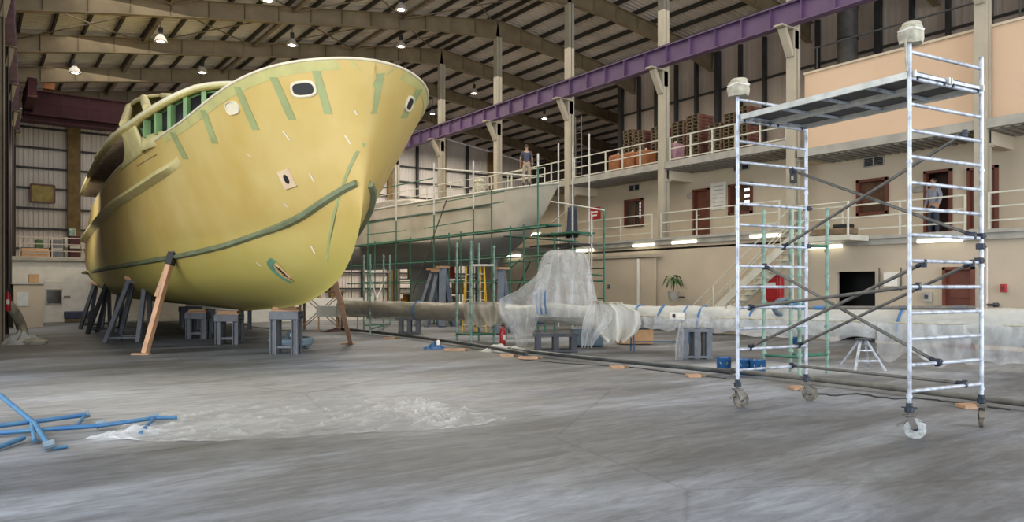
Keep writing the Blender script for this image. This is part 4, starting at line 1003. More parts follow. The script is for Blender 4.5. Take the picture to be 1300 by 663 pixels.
def yacht_mat():
    m, nt, b = new_mat('grey_yacht_shaded_below'); N, L = nt.nodes, nt.links
    tc = N.new('ShaderNodeTexCoord'); n1 = N.new('ShaderNodeTexNoise'); n1.inputs['Scale'].default_value = .8; n1.inputs['Detail'].default_value = 6; L.new(tc.outputs['Object'], n1.inputs['Vector'])
    r = N.new('ShaderNodeValToRGB'); e = r.color_ramp.elements; e[0].position = .3; e[0].color = (.46,.41,.34,1); e[1].position = .7; e[1].color = (.64,.58,.50,1); L.new(n1.outputs[0], r.inputs[0])
    sp = N.new('ShaderNodeSeparateXYZ'); L.new(tc.outputs['Object'], sp.inputs[0]); gt = N.new('ShaderNodeMapRange'); gt.inputs[1].default_value = 3.95; gt.inputs[2].default_value = 4.05; L.new(sp.outputs[2], gt.inputs[0])
    mx = N.new('ShaderNodeMix'); mx.data_type = 'RGBA'; L.new(gt.outputs[0], mx.inputs[0]); mx.inputs[6].default_value = (.24,.24,.23,1); L.new(r.outputs[0], mx.inputs[7]); L.new(mx.outputs[2], b.inputs['Base Color']); b.inputs['Roughness'].default_value = .5  # grey underbody, darkened in the colour for the shadow under the topsides
    return m
M['yacht2'] = yacht_mat()
mb.build('hull', M['yacht2'], GY, world=True, angle=35, merge=True)
mb = MB(); rows = 40
for i in range(rows+1): 
    u = i/rows; mb.v += [(YXc-ybeam(u)*.97, yh(u), ysheer(u)-.04), (YXc+ybeam(u)*.97, yh(u), ysheer(u)-.04)]
mb.f = [(2*i, 2*i+1, 2*i+3, 2*i+2) for i in range(rows)]; mb.build('deck', M['yachtgrey'], GY, world=True)
MB().path([(YXc-ybeam(i/40), yh(i/40), ysheer(i/40)) for i in range(41)], .05, 8).build('toe_rail', M['mastwhite'], GY, world=True)
MB().path([(YXc-ybeam(i/40)-.03, yh(i/40), ysheer(i/40)-.62) for i in range(5,41)], .045, 6).build('rubbing_strip', M['yachtdark'], GY, world=True)
mb = MB(); mb.path([(YXc, 36.5, 3.0), (YXc, 36.8, 1.0), (YXc, 37.0, .45)], [.75,.5,.6], 14); mb.build('keel_fin', M['yachtdark'], GY, world=True)
mb = MB(); mb.path([(YXc, 34, .6), (YXc, 36, .5), (YXc, 39.5, .6)], [.15,.42,.2], 12); mb.build('keel_bulb', M['yachtdark'], GY, world=True)
mb = MB(); mb.path([(YXc, 29.5, 3.1), (YXc, 29.3, 1.9)], [.30,.2], 12); mb.build('rudder_blade', M['yachtdark'], GY, world=True)
mb = MB(); mb.prism([(35,5.9),(36,6.5),(39,6.7),(43,6.5),(45,6.0)], 2.0, M=Matrix(((0,0,1),(1,0,0),(0,1,0))), c=(YXc-1.0,0,0)); mb.build('coachroof', M['yachtgrey'], GY, world=True, bevel=.1)
# guard rails along the yacht deck
mb = MB(); post = []
for i in range(12):
    u = .02+i*.07; p = V((YXc-ybeam(u)*.93, yh(u), ysheer(u))); mb.tube(p, p+V((0,0,.72)), .025, 6); post.append(p)
mb.build('stanchion', M['rail'], GY, world=True)
mb = MB(); 
for h in (.35, .72): mb.path([p+V((0,0,h)) for p in post], .022, 6)
mb.build('lifeline', M['rail'], GY, world=True)
# wrapped winch on deck
p = atX(608.5, 243, 19.6); t = thing('wrapped_drum', 'round drum wrapped in pale cloth on the grey yacht deck', 'drum', (p.x, p.y, ysheer(.3)-.05))
MB().lathe([(.30,0),(.34,.1),(.33,.55),(.30,.62),(.24,.65)], (0,0,0), 18).build('drum_body', M['rag'], t); MB().lathe([(.26,.62),(.30,.75),(.18,.9),(.05,.95)], (0,0,0), 12).build('cloth_top', M['rag'], t)
# ---------------------------------------------------------------- scaffolding round the grey yacht
XS = 17.55
sc = thing('green_scaffold', 'long green tube scaffold standing along the near side of the grey yacht', 'scaffold', (XS, 34, 0))
top = {446:262, 467:255, 503:213, 551:207, 601:204, 624:225, 683:195}
ysd = []
for px_, yt in top.items():
    p = atX(px_, yt, XS); ysd.append(p.y); zt = p.z
    zm = 5.1 if px_ in (503,551,601) else zt-.5
    MB().tube((XS, p.y, 0), (XS, p.y, zm), .035, 8).build('standard', M['green'], sc, world=True)
    MB().tube((XS, p.y, zm), (XS, p.y, zt), .038, 8).build('extension_tube', M['whitetube'], sc, world=True)
    MB().box((XS, p.y, .02), (.18,.18,.03)).build('base_plate', M['darksteel'], sc, world=True, smooth=False)
for px_ in (476, 521, 570, 585, 648, 665):
    p = atX(px_, 330, XS+.1); MB().tube((XS+.1, p.y, 0), (XS+.1, p.y, 4.2), .033, 8).build('standard', M['green'], sc, world=True)
ymin, ymax = min(ysd), max(ysd)
for z in (.9, 1.9, 2.9, 4.0):
    MB().tube((XS-.05, ymin-.5, z), (XS-.05, ymax+.5, z), .028, 8).build('ledger', M['green'], sc, world=True)
    if z > 2: MB().tube((18.6, ymin-.5, z-.9), (18.6, ymax+.5, z-.9), .028, 8).build('ledger', M['green'], sc, world=True)
MB().box((XS+.45, (ymin+ymax)/2, 4.08), (.7, ymax-ymin+1, .06)).build('deck_board', M['green'], sc, world=True, smooth=False)
a, b, c, d = atX(551, 214, XS), atX(683, 224, XS), atX(467, 243, XS), atX(551, 226, XS)
MB().tube(a, b, .03, 8).build('guard_rail', M['whitetube'], sc, world=True); MB().tube(c, d, .03, 8).build('guard_rail', M['green'], sc, world=True)
for (x0,y0,x1,y1) in ((465,298,515,293),(538,290,602,279),(530,262,640,243),(465,284,640,256)):
    MB().tube(atX(x0,y0,XS+.25), atX(x1,y1,XS+.25), .025, 6).build('side_tube', M['green'], sc, world=True)
MB().tube(atX(567,254,XS-.1), atX(524,372,XS-.1), .03, 8).build('diagonal_brace', M['galv_old'], sc, world=True)
MB().tube(atX(660,330,XS-.1), atX(612,372,XS-.1), .03, 8).build('diagonal_brace', M['green'], sc, world=True)
# scaffold round the stern
s2 = thing('green_scaffold', 'green tube scaffold tower wrapped round the bow of the grey yacht', 'scaffold', (19, 24, 0))
for x, yt, X, m in ((704,300,18.0,'green'),(727,186,19.3,'whitetube'),(709,182,20.6,'whitetube'),(748,110+60,21.6,'whitetube'),(751,268,19.6,'whitetube'),(767,264,19.8,'green'),(730,262,21.0,'green'),(692,330,17.6,'green')):
    p = atX(x, yt, X); MB().tube((X, p.y, 0), (X, p.y, p.z), .035, 8).build('standard', M[m], s2, world=True)
for (x0,y0,x1,y1,X,m) in ((700,256,767,267,19.4,'whitetube'),(700,296,751,299,19.2,'green'),(640,300,735,307,18.4,'green'),(690,343,767,350,19.2,'green'),(640,334,705,328,18.0,'green'),(640,373,700,372,18,'green'),(751,341,767,341,19.5,'darksteel'),(751,357,767,357,19.5,'green'),(751,379,767,379,19.5,'green'),(704,318,740,312,20,'galv_old'),(655,372,674,330,18,'darksteel'),(700,283,728,262,20,'rail')):
    MB().tube(atX(x0,y0,X), atX(x1,y1,X), .03, 8).build('ledger', M[m], s2, world=True)
p = atX(715, 298, 19.4); MB().box((p.x, p.y, p.z), (1.2, 2.6, .06)).build('deck_board', M['green'], s2, world=True, smooth=False)
p = atX(712, 312, 19.4); MB().box((p.x, p.y, p.z), (1.2, 2.6, .06)).build('deck_board', M['darksteel'], s2, world=True, smooth=False)
# dark coat hanging
p = atX(726, 283, 19.6); t = thing('hanging_tarp', 'dark blue grey tarp hanging on the scaffold at the grey yacht bow', 'tarp', (p.x, p.y, p.z-.6))
MB().grid(lambda u, v: (.06*math.sin(u*9), lerp(-.28-.1*(1-v), .28+.12*(1-v), u), lerp(0, 1.25, v)), 12, 6).build('tarp_cloth', M['navy'], t, solid=.02)
MB().tube((0,-.1,1.25),(0,.1,1.32),.02,6).build('tie', M['rag'], t)
# light green free standing frames in front of the wrapped mast
def gframe(label, posts, rails, group='small green scaffold frames', m='palegreen'):
    p0 = posts[0]; t = thing('scaffold_frame', label, 'scaffold', gnd(p0[0], p0[2]), group=group)
    for x, yt, yb in posts:
        g = gnd(x, yb); Z = F*EYE/(yb-HY); tp = V((g.x, g.y, EYE+(HY-yt)*Z/F))
        MB().tube(g, tp, .035, 8).build('standard', M[m], t, world=True); mb = MB()
        zz = .4
        while zz < tp.z: MB().tube(g+V((0,0,zz)), g+V((0,0,zz+.05)), .055, 8).build('rosette', M[m], t, world=True); zz += .5
    for (x0, y0, b0, x1, y1, b1, mm) in rails:
        MB().tube(atZ(x0, y0, F*EYE/(b0-HY)), atZ(x1, y1, F*EYE/(b1-HY)), .03, 8).build('ledger', M[mm], t, world=True)
    return t
gframe('worn green scaffold frame with a white brace at the left end of the wrapped mast', [(462,324,420),(470,323,426),(487,323,419),(495,324,412)],
    [(470,346,426,495,346,412,'whitetube'),(462,413,420,487,412,419,'green'),(470,418,426,495,411,412,'green'),(471,353,424,478,380,424,'whitetube'),(490,352,418,478,380,420,'whitetube')])
gframe('worn green scaffold frame with a white crossbar before the middle of the wrapped mast', [(580,308,437),(598,306,440),(608,309,433),(627,312,436)],
    [(598,337,440,627,337,436,'whitetube'),(580,424,437,608,423,433,'green'),(598,425,440,627,424,436,'green'),(580,424,437,598,425,440,'green'),(608,423,433,627,424,436,'green')])
gframe('bright green scaffold frame seen through the rolling tower', [(970,267,476),(1004,266,472),(1015,262,480),(1050,264,474)],
    [(970,451,476,1015,454,480,'green'),(1015,452,480,1050,450,474,'green'),(1004,450,472,1050,450,474,'green'),(1015,312,480,1050,313,474,'green')], m='palegreen')
# grey props, ladders, coloured boards in the dark under the yacht
def at_px(x, y, Z): return atZ(x, y, Z)
def prop(label, x0, y0, x1, y1, Z, w=.18):
    a = atZ(x0, y0, Z); b = atZ(x1, y1, Z+.8); a.z = 0; t = thing('yacht_prop', label, 'prop', a, group='props under the grey yacht')
    MB().bar(a, b, w, w).build('leg', M['bluegrey'], t, world=True, bevel=.01)
    c = a+V((.9,.5,0)); MB().bar(c, b, w*.8, w*.8).build('back_leg', M['bluegrey'], t, world=True, bevel=.01)
    MB().bar(a+V((0,0,.9)), c+V((0,0,.9)), .07, .07).build('tie_bar', M['bluegrey'], t, world=True); MB().box(b+V((0,0,.03)), (.5,.4,.08)).build('pad', M['wood'], t, world=True, smooth=False)
prop('leftmost blue grey raking prop under the grey yacht', 528, 392, 550, 343, 33)
prop('blue grey raking prop under the grey yacht, left of the upright one', 541, 392, 556, 345, 32)
prop('upright blue grey prop under the middle of the grey yacht', 561, 392, 562, 340, 32, .3)
prop('blue grey prop under the bow of the grey yacht', 634, 392, 637, 342, 27, .24)
def stepladder(label, xl, xr, yt, yb, Z, m, cat='ladder', group=None, ns=8):
    a = atZ(xl, yb, Z); a.z = 0; b = atZ(xr, yb, Z); b.z = 0; c = atZ((xl+xr)/2, yt, Z); t = thing('step_ladder', label, cat, a, group=group)
    dpt = V((.45,.55,0)); side = (b-a).normalized()*.06
    h = c.z
    for q, base in ((0, a), (1, b)):
        tp = c+(side if q else -side); tp.z = h
        MB().bar(base-dpt*.5, tp, .05, .03).build('stile', M[m], t, world=True, smooth=False); MB().bar(base+dpt*.7, tp+V((.05,.05,0)), .045, .03).build('rear_stile', M[m], t, world=True, smooth=False)
    mb = MB()
    for k in range(1, ns):
        f = k/ns; mb.bar((a-dpt*.5).lerp(c-side, f), (b-dpt*.5).lerp(c+side, f), .08, .025)
    mb.build('step', M[m if m != 'yellow' else 'alu'], t, world=True, smooth=False); MB().box(c+V((0,0,.02)), (.3,.2,.04)).build('top_cap', M['darksteel'], t, world=True, smooth=False)
stepladder('yellow step ladder under the grey yacht bow, left one', 588, 600, 338, 402, 28, 'yellow'); stepladder('yellow step ladder under the grey yacht bow, right one', 606, 618, 337, 402, 27, 'yellow')
stepladder('small aluminium step ladder standing behind the rolling tower', 1077, 1115, 432, 472, 15.5, 'galv', ns=3)
# storage rack with boards at the back
t = thing('storage_rack', 'dark storage rack full of coloured boards beyond the grey yacht', 'rack', (24, 46, 0))
for y in (40, 44, 48): 
    mb = MB(); mb.box((24.6, y, 1.6), (.12,.12,3.2)).box((26, y, 1.6), (.12,.12,3.2)); mb.build('upright', M['bluegrey'], t, world=True, smooth=False)
for z in (.3, 1.3, 2.3, 3.2): MB().box((25.3, 44, z), (1.5, 8.4, .06)).build('shelf', M['darksteel'], t, world=True, smooth=False)
rnd = random.Random(11); cols = ['yellow','leaf','red','ochre','palegreen','wood','orange','card','ledgeg']
for q in range(22):
    y = 40.3+q*.35; z = rnd.choice((.33, 1.33, 2.33)); h = rnd.uniform(.5,.9); cn_ = rnd.choice(cols)
    o = thing('leaning_board', '%s board standing in the storage rack, %s from its near end' % ({'leaf':'dark green','palegreen':'pale green','ochre':'ochre','ledgeg':'pale yellow','card':'tan','wood':'wooden'}.get(cn_, cn_), ['first','second','third','fourth','fifth','sixth','seventh','eighth','ninth','tenth','eleventh','twelfth','thirteenth','fourteenth','fifteenth','sixteenth','seventeenth','eighteenth','nineteenth','twentieth','twenty first','twenty second'][q]), 'board', (24.9, y, z), group='boards in the storage rack')
    MB().box((0,0,h/2), (.6,.1,h)).build('board_panel', M[cn_], o, smooth=False); MB().box((-.31,0,h/2), (.015,.11,h)).build('edge_strip', M['wood_dark'], o, smooth=False)
t = thing('plywood_crate', 'large dark wooden crate stored behind the yellow bow', 'crate', (15.5, 44, 0)); MB().box((0,0,.8), (2.4,3,1.6)).build('crate_body', M['wood_dark'], t, bevel=.02)
mb = MB(); [mb.box((-1.22,y,.8), (.04,.12,1.6)) for y in (-1.4,-.5,.5,1.4)]; [mb.box((x,-1.52,.8), (.12,.04,1.6)) for x in (-1.1,0,1.1)]; mb.build('batten', M['wood'], t, smooth=False)
# ---------------------------------------------------------------- plastic wrapped mast
def camp(xc, Z, z): X, Y = _w(xc, Z); return V((X, Y, z))
def mp_(t_): return camp(-4.1+13.07*t_, 26-10.5*t_, .93)
mast = thing('wrapped_mast', 'long horizontal mast wrapped in plastic and blue tape across the floor', 'mast', (*mp_(.4).xy, .93))
MB().path([mp_(-.16), mp_(1.14)], [.21,.25], 16).build('mast_tube', M['mastwhite'], mast, world=True)
rnd = random.Random(5)
dirm = (mp_(1)-mp_(0)).normalized(); perp = V((-dirm.y, dirm.x, 0))
def wrapf(t0, t1, r0, r1, seed, n, sag=.0):
    def fn(u, v):
        t_ = lerp(t0, t1, u); p = mp_(t_); a = 2*PI*v; r = lerp(r0, r1, u)
        k = noise.noise(V((u*(t1-t0)*55, math.cos(a)*2.2+seed, math.sin(a)*2.2)))*.022+noise.noise(V((u*(t1-t0)*14, math.cos(a)+seed*2, math.sin(a))))*.08
        rr = r+k; sg = sag*max(0, -math.sin(a))*(.6+.6*noise.noise(V((t_*14, seed, 3))))
        return p+perp*math.cos(a)*rr+V((0,0,math.sin(a)*rr-sg))
    return MB().grid(fn, n, 40)
wrapf(-.17, .30, .27, .29, 1, 130, .03).build('plastic_wrap', M['filmdusty'], mast, world=True, merge=True)
wrapf(.30, .72, .27, .29, 2, 130, .02).build('plastic_wrap', M['film'], mast, world=True, merge=True)
wrapf(.72, 1.15, .30, .38, 3, 130, .06).build('plastic_wrap', M['film'], mast, world=True, merge=True)
def tpx(px):   # mast parameter whose centre shows at this pixel
    q = (px-CX)/F; return (q*26+4.1)/(13.07+q*10.5)
for x in (604, 688, 811, 842, 873, 892, 957, 1144, 531):
    tt = tpx(x); p = mp_(tt); r = (.300 if tt < .72 else lerp(.31, .39, (tt-.72)/.43))
    mb = MB(); mb.path([p+perp*math.cos(a)*r*1.02+V((0,0,math.sin(a)*r))+dirm*.06*math.sin(a) for a in [2*PI*k/28 for k in range(28)]], .028, 6, closed=True); mb.build('blue_tape', M['bluetape'], mast, world=True)
p = mp_(tpx(868)); q = p-V((0,0,0))
n_ = -perp if (-perp).dot(-p) > 0 else perp
MB().bar(p+n_*.375+V((0,0,.05))-dirm*.2, p+n_*.375+V((0,0,.05))+dirm*.2, .02, .18).build('paper_label', M['white'], mast, world=True, smooth=False)
MB().bar(p+n_*.39+V((0,0,.05))-dirm*.12, p+n_*.39+V((0,0,.05))-dirm*.04, .015, .09).build('label_mark', M['black'], mast, world=True, smooth=False)
# hanging plastic skirts
def skirt(name, label, t0, t1, drop, seed, m='film2', amp=.12):
    o = thing(name, label, 'plastic sheet', (*mp_((t0+t1)/2).xy, .4))
    def fn(u, v):
        t_ = lerp(t0, t1, u); p = mp_(t_)+n_*.36; d = drop*(.75+.35*noise.noise(V((u*7, seed, 0)))+.15*math.sin(u*PI)); k = amp*noise.noise(V((u*18, v*1.5, seed)))
        z = .95-d*v; return V((p.x, p.y, max(.02, z)))+n_*(.05+k+.12*v)
    MB().grid(fn, 60, 10).build('sheet_drape', M[m], o, world=True)
    MB().path([mp_(lerp(t0,t1,.06+.88*i/12))+n_*.37+V((0,0,.03)) for i in range(13)], .02, 6).build('tape_edge', M['rag'], o, world=True)
skirt('plastic_drape', 'clear plastic sheet hanging to the floor from the right end of the wrapped mast', tpx(1120), 1.12, .84, 1)
skirt('plastic_drape', 'thin plastic sheet sagging under the wrapped mast above the crate trestle', tpx(795), tpx(900), .36, 2)
skirt('plastic_drape', 'plastic sheet hanging under the wrapped mast behind the rolling tower left frame', tpx(900), tpx(1118), .42, 4)
# tall shroud over the mast head fittings
def hood(label, ctr_t, outline, depth, seed, m='film2', name='plastic_shroud', rib=None, base=(0,0)):
    """outline: list of (px,py) left edge and right edge from top to bottom"""
    c = mp_(ctr_t); Z0 = c.x*SN+c.y*CS
    o = thing(name, label, 'plastic sheet', (c.x, c.y, 0))
    def fn(u, v):
        n = len(outline)-1; f = v*n; i = min(int(f), n-1); w = f-i
        xl, xr, yy = [lerp(outline[i][k], outline[i+1][k], w) for k in range(3)]
        a = 2*PI*u; ce = (xl+xr)/2; hw = (xr-xl)/2; x = ce+hw*math.cos(a)
        dd = depth*(.35+.65*min(1, v*3))*math.sin(a)
        fold = noise.noise(V((math.cos(a)*3.2, math.sin(a)*3.2+seed, v*1.0)))*.16*min(1, v*4)
        p = atZ(x, yy, Z0+dd+fold*2); p.z = max(.015, p.z+fold*.1); return p
    MB().grid(fn, 90, 40).build('film_sheet', M[m], o, world=True, merge=True)
    return o, Z0
o, Zs = hood('tall hood of clear plastic draped over the mast fittings in the middle', tpx(716), [(709,723,317),(697,739,318.5),(690,745,323),(685,749,334),(681,752,352),(677,757,374),(674,761,392),(673,761,403)], .75, 3)
for x in (686, 692, 681):
    p = atZ(x, 388, Zs-.8); MB().path([p+V((0,0,.45)), p, p+V((.05,0,-.25))], .022, 6).build('blue_tape', M['bluetape'], o, world=True)
# skirts: inverted triangle drape on the left of the hood, and the draping curtain on its right
def drape_px(label, rows, Z, seed, name='plastic_drape', m='film2', dz=1.0, amp=.12):
    o = thing(name, label, 'plastic sheet', atZ(rows[-1][0], rows[-1][2], Z))
    def fn(u, v):
        n = len(rows)-1; f = v*n; i = min(int(f), n-1); w = f-i
        xl, xr, yy = [lerp(rows[i][k], rows[i+1][k], w) for k in range(3)]
        k = noise.noise(V((u*5, v*1.3, seed)))*amp*2.6+.35*amp*math.sin(u*15+seed)*(.3+v*.7)
        return atZ(lerp(xl, xr, u), yy+ (2 if v>.9 else 0)*math.sin(u*23), Z+k-dz*v*.3)
    MB().grid(fn, 50, 24).build('sheet_drape', M[m], o, world=True)
    MB().path([fn(i/14, 0) for i in range(15)], .02, 6).build('tape_edge', M['rag'], o, world=True)
    return o
drape_px('dusty plastic sheet hanging in a point to the floor left of the clear hood', [(694,700,334),(676,698,354),(655,692,370),(633,688,380),(632,686,395),(640,682,410),(650,676,424),(656,668,441)], 20.6, 2, m='film2')
drape_px('clear plastic curtain falling to the floor right of the hood', [(752,764,383),(745,780,394),(740,776,408),(738,762,425),(738,752,440)], 18.6, 6)
drape_px('plastic sheet bunched round the mast just right of the hood', [(757,790,385),(752,812,396),(752,814,412),(758,808,424),(770,794,434)], 18.9, 9, m='film')
drape_px('old dusty plastic sheet heaped over the mast left of the pointed drape', [(590,640,384),(588,642,394),(590,642,404),(594,640,414)], 22.4, 12, m='filmdusty')
drape_px('small plastic flap hanging beside the crate trestle', [(862,868,412),(858,868,430),(857,867,456)], 17.4, 14)
# supports under the mast
a, b = atZ(1006, 391, 16.9), atZ(1238, 391, 14.4)
t = thing('long_pole', 'long dark grey pole lying along the top of the wrapped mast behind the tower', 'pole', a)
MB().tube(a, b, .04, 12).build('pole_body', M['galv_old'], t, world=True)
for f in (.02, .14, .62, .9): MB().tube(a.lerp(b, f), a.lerp(b, f+.06), .046, 12).build('tape_band', M['bluetape' if f < .5 else 'greysteel'], t, world=True)
def mast_trestle(label, x, w, d, yb, m, h=.66):
    g = gnd(x, yb); t = thing('mast_support', label, 'support', g, -.6, group='supports under the wrapped mast'); m = 'greysteel' if m == 'siding_grey' else m
    for sx in (-1, 0, 1):
        for sy in (-1, 1): MB().box((sx*(w/2-.09), sy*(d/2-.08), h/2), (.14,.14,h)).build('leg', M[m], t, smooth=False)
    MB().box((0,0,h-.04), (w+.05, d, .08)).build('top_board', M[m], t, smooth=False); MB().box((0,0,.05), (w, d, .06)).build('base_board', M[m], t, smooth=False)
mast_trestle('grey block trestle under the wrapped mast beside the three blue pails', 882, .75, .5, 455, 'greysteel', .72)
mast_trestle('dark low trestle under the wrapped mast below the clear hood', 705, 1.1, .7, 447, 'darksteel', .5)
mast_trestle('grey thin trestle under the left part of the wrapped mast', 520, .8, .5, 424, 'siding_grey', .6)
g = gnd(745, 440); t = thing('plastic_box', 'blue grey plastic box under the mast beside the dark low trestle', 'box', g, -.6); MB().box((0,0,.27), (.9,.5,.5)).build('box_body', M['hose'], t, bevel=.04); MB().box((0,0,.54), (.95,.55,.05)).build('lid', M['film'], t, bevel=.01)
g = gnd(805, 437); t = thing('cardboard_box', 'brown cardboard box under the mast behind the plastic curtain', 'box', g, -.5); MB().box((0,0,.3), (1.0,.6,.55)).build('box_body', M['card'], t, bevel=.01); MB().box((0,0,.59), (1.0,.3,.02)).build('flap', M['wood'], t, smooth=False)
# thin blue trestle
g = gnd(838, 446); t = thing('sawhorse', 'light blue tube sawhorse under the mast left of the grey block trestle', 'sawhorse', g, -.55)
for sx in (-.75,.75):
    for sy in (-.2,.2): MB().tube((sx,sy,0),(sx,sy*.4,.6),.022,8).build('leg', M['blue'], t)
MB().tube((-.8,0,.6),(.8,0,.6),.025,8).build('top_bar', M['blue'], t); MB().tube((-.75,0,.25),(.75,0,.25),.02,8).build('tie_bar', M['blue'], t)
# ---------------------------------------------------------------- pipes, rails and blocks on the floor
def floorpipe(label, pts, r, m, name='long_pipe', cat='pipe'):
    P = [gnd(x, y, r) for x, y in pts]
    for p in P: p.z = r+.055 if name == 'long_pipe' else r+.002
    t = thing(name, label, cat, P[0]); MB().path(P, r, 14).build('pipe_body', M[m], t, world=True)
    d = (P[-1]-P[0]).normalized(); MB().tube(P[0]-d*.02, P[0]+d*.1, r*1.12, 14).tube(P[-1]-d*.1, P[-1]+d*.02, r*1.12, 14).build('end_cap', M['girt'], t, world=True)
    return P
floorpipe('long black pipe on timber blocks running across the floor to the tower', [(646,446.5),(760,459),(928,476)], .048, 'pipe')
floorpipe('long grey dusty pipe passing under the rolling tower to the right edge', [(928,474),(1100,493),(1330,521.5)], .045, 'greypipe')
floorpipe('dark steel rail lying on the floor left of the black pipe', [(434,419),(520,429),(600,440),(668,452)], .05, 'pipe', name='long_pipe')
bl = [(643,453,.55,'first left block under the black pipe'),(670,456,.75,'second block under the black pipe, the longer one'),(783,468,.45,'third block under the black pipe'),(880,479,.4,'fourth block under the black pipe'),(1012,494.5,.34,'block under the grey pipe by the tower rear caster'),(1228,518,.36,'block under the grey pipe near the right edge caster'),(577,445.5,.9,'long flat block under the dark rail'),(494,430.5,.6,'flat block under the left part of the dark rail')]
for x, y, L_, n in bl:
    g = gnd(x, y); t = thing('timber_block', 'pale timber '+n, 'timber block', g, -.5, group='blocks under the floor pipes')
    MB().box((0,0,.028), (L_*.62, .2, .054)).build('block_body', M['wood'], t, bevel=.004); MB().box((L_*.31+.07,0.03,.028), (.1,.12,.05)).build('wedge', M['wood_dark'], t, bevel=.004)
# cable and blue rag, white rope heap
def cable(label, pts, r, m, name='floor_cable', wob=.03):
    P = []
    for i in range(len(pts)-1):
        for k in range(6):
            x = lerp(pts[i][0], pts[i+1][0], k/6); y = lerp(pts[i][1], pts[i+1][1], k/6); p = gnd(x, y); p += V((noise.noise(V((x*.1,0,0))), noise.noise(V((0,y*.2,x*.05))), 0))*wob*3; p.z = r; P.append(p)
    o = MB().path(P, r, 6).build(name, M[m]); tag(o, label, 'cable')
cable('thin black cable snaking beside the grey pipe under the rolling tower', [(1030,500),(1060,503),(1090,501),(1130,507),(1160,506),(1215,512),(1300,524)], .012, 'rubber')
cable('thin black cable lying along the foot of the black pipe', [(660,457),(720,462),(800,467),(880,477),(930,482)], .01, 'rubber')
cable('dark cable running past the front trestle towards the far shore', [(318,415),(360,420),(420,421),(470,422)], .012, 'rubber')
def crumple(name, label, cat, px, py, sx, sy, h, m, seed, group=None, rz=0):
    g = gnd(px, py); t = thing(name, label, cat, g, rz)
    def fn(u, v):
        x = (u-.5)*2; y = (v-.5)*2; r = min(1, math.hypot(x, y)); hh = h*max(0, 1-r*r)*(.6+.8*noise.noise(V((x*3, y*3, seed))))+.05*h*abs(noise.noise(V((x*9, y*9, seed))))
        return (x*sx*(1+.25*noise.noise(V((y*2,seed,0)))), y*sy*(1+.25*noise.noise(V((x*2,seed,5)))), max(.004, hh))
    MB().grid(fn, 40, 40).build('crumpled_sheet', M[m], t); return t
o = crumple('blue_rag', 'crumpled blue rag beside the flat block under the dark rail', 'rag', 551, 443, .34, .22, .22, 'bluepail', 4); MB().lathe([(.05,0),(.06,.1),(.03,.14)], (.1,-.05,.1), 8).build('rag_knot', M['white'], o)
o = crumple('plastic_heap', 'crumpled clear plastic heap over the left end of the black pipe', 'plastic sheet', 640, 446, .65, .3, .22, 'film', 7, rz=-.4)
o = crumple('cable_heap', 'dark red and black cable heap behind the bare timber shore', 'cable heap', 430, 421, .7, .35, .16, 'maroon', 9); 
# floor plastic sheet
pol = [(128,556),(190,528),(300,508),(420,500),(500,498),(560,515),(642,531),(590,544),(430,552),(300,558),(200,566)]
cg = gnd(370, 530); t = thing('plastic_sheet', 'wrinkled thin clear plastic sheet spread over the dusty concrete floor', 'plastic sheet', cg)
up_e = [(128,556),(165,538),(230,520),(330,509),(420,502),(480,500),(530,507),(580,517),(642,530)]; lo_e = [(128,557),(200,562),(280,561),(360,557),(430,552),(500,549),(560,546),(610,541),(642,532)]
def fn(u, v):
    f = u*8; i = min(7, int(f)); w = f-i; a = gnd(lerp(up_e[i][0], up_e[i+1][0], w), lerp(up_e[i][1], up_e[i+1][1], w)); b = gnd(lerp(lo_e[i][0], lo_e[i+1][0], w), lerp(lo_e[i][1], lo_e[i+1][1], w))
    p = a.lerp(b, v); e = min(1, 6*min(u, 1-u, v+.05, 1-v+.02))
    amp = .045+.05*math.exp(-((u-.78)/.13)**2)
    da = p.x*.8+p.y*.6; db = -p.x*.6+p.y*.8; r = 1-abs(noise.noise(V((da*.9, db*2.6, 1)))*2); r2 = 1-abs(noise.noise(V((da*2.6+db, db*4, 4)))*2)
    p.x += .06*noise.noise(V((p.y*3, 0, 2))); p.z = .006+amp*max(0, (r**9*.7+r2**8*.4))*e+.03*max(0, 1-abs(v-.97)*20)*abs(noise.noise(V((u*20,0,0))))*2; return p
MB().grid(fn, 220, 60).build('sheet_film', M['filmfloor'], t, world=True)
o = crumple('plastic_scrap', 'crumpled clear plastic scrap under the short strut of the blue frame', 'plastic sheet', 165, 553, .42, .2, .12, 'film2', 13)
# ---------------------------------------------------------------- blue tube frame on the floor
t = thing('pipe_framework', 'dismantled blue tube framework lying on the floor at the lower left', 'framework', gnd(60, 550))
def gt(x, y, z): return gnd(x, y, z)
for pts, r in (([(-60,470,.45),(0,502,.32),(44,538,.10),(62,566,.05)], .03), ([(-40,545,.12),(40,536,.10),(108,527,.09)], .028), ([(-30,552,.05),(50,546,.06),(128,540.5,.07),(196,531,.07),(225,530,.06)], .026), ([(-30,575,.04),(0,567,.04),(30,556,.05)], .028), ([(178,550,.04),(196,531,.09)], .022), ([(40,538,.1),(44,560,.04)], .022), ([(108,527,.08),(98,541,.05)], .02)):
    MB().path([gt(*q) for q in pts], r, 10).build('frame_tube', M['blue'], t, world=True)
for x, y in ((196,531),(108,528),(62,566),(128,540)): 
    p = gt(x, y, .06); MB().tube(p-V((.05,0,0)), p+V((.05,0,.02)), .045, 8).build('coupler', M['hose'], t, world=True)
o = thing('tube_end', 'short blue tube offcut on the floor below the blue frame', 'tube', gnd(76, 571)); MB().tube((-.07,0,.02), (.07,.03,.02), .02, 8).build('tube_body', M['blue'], o)
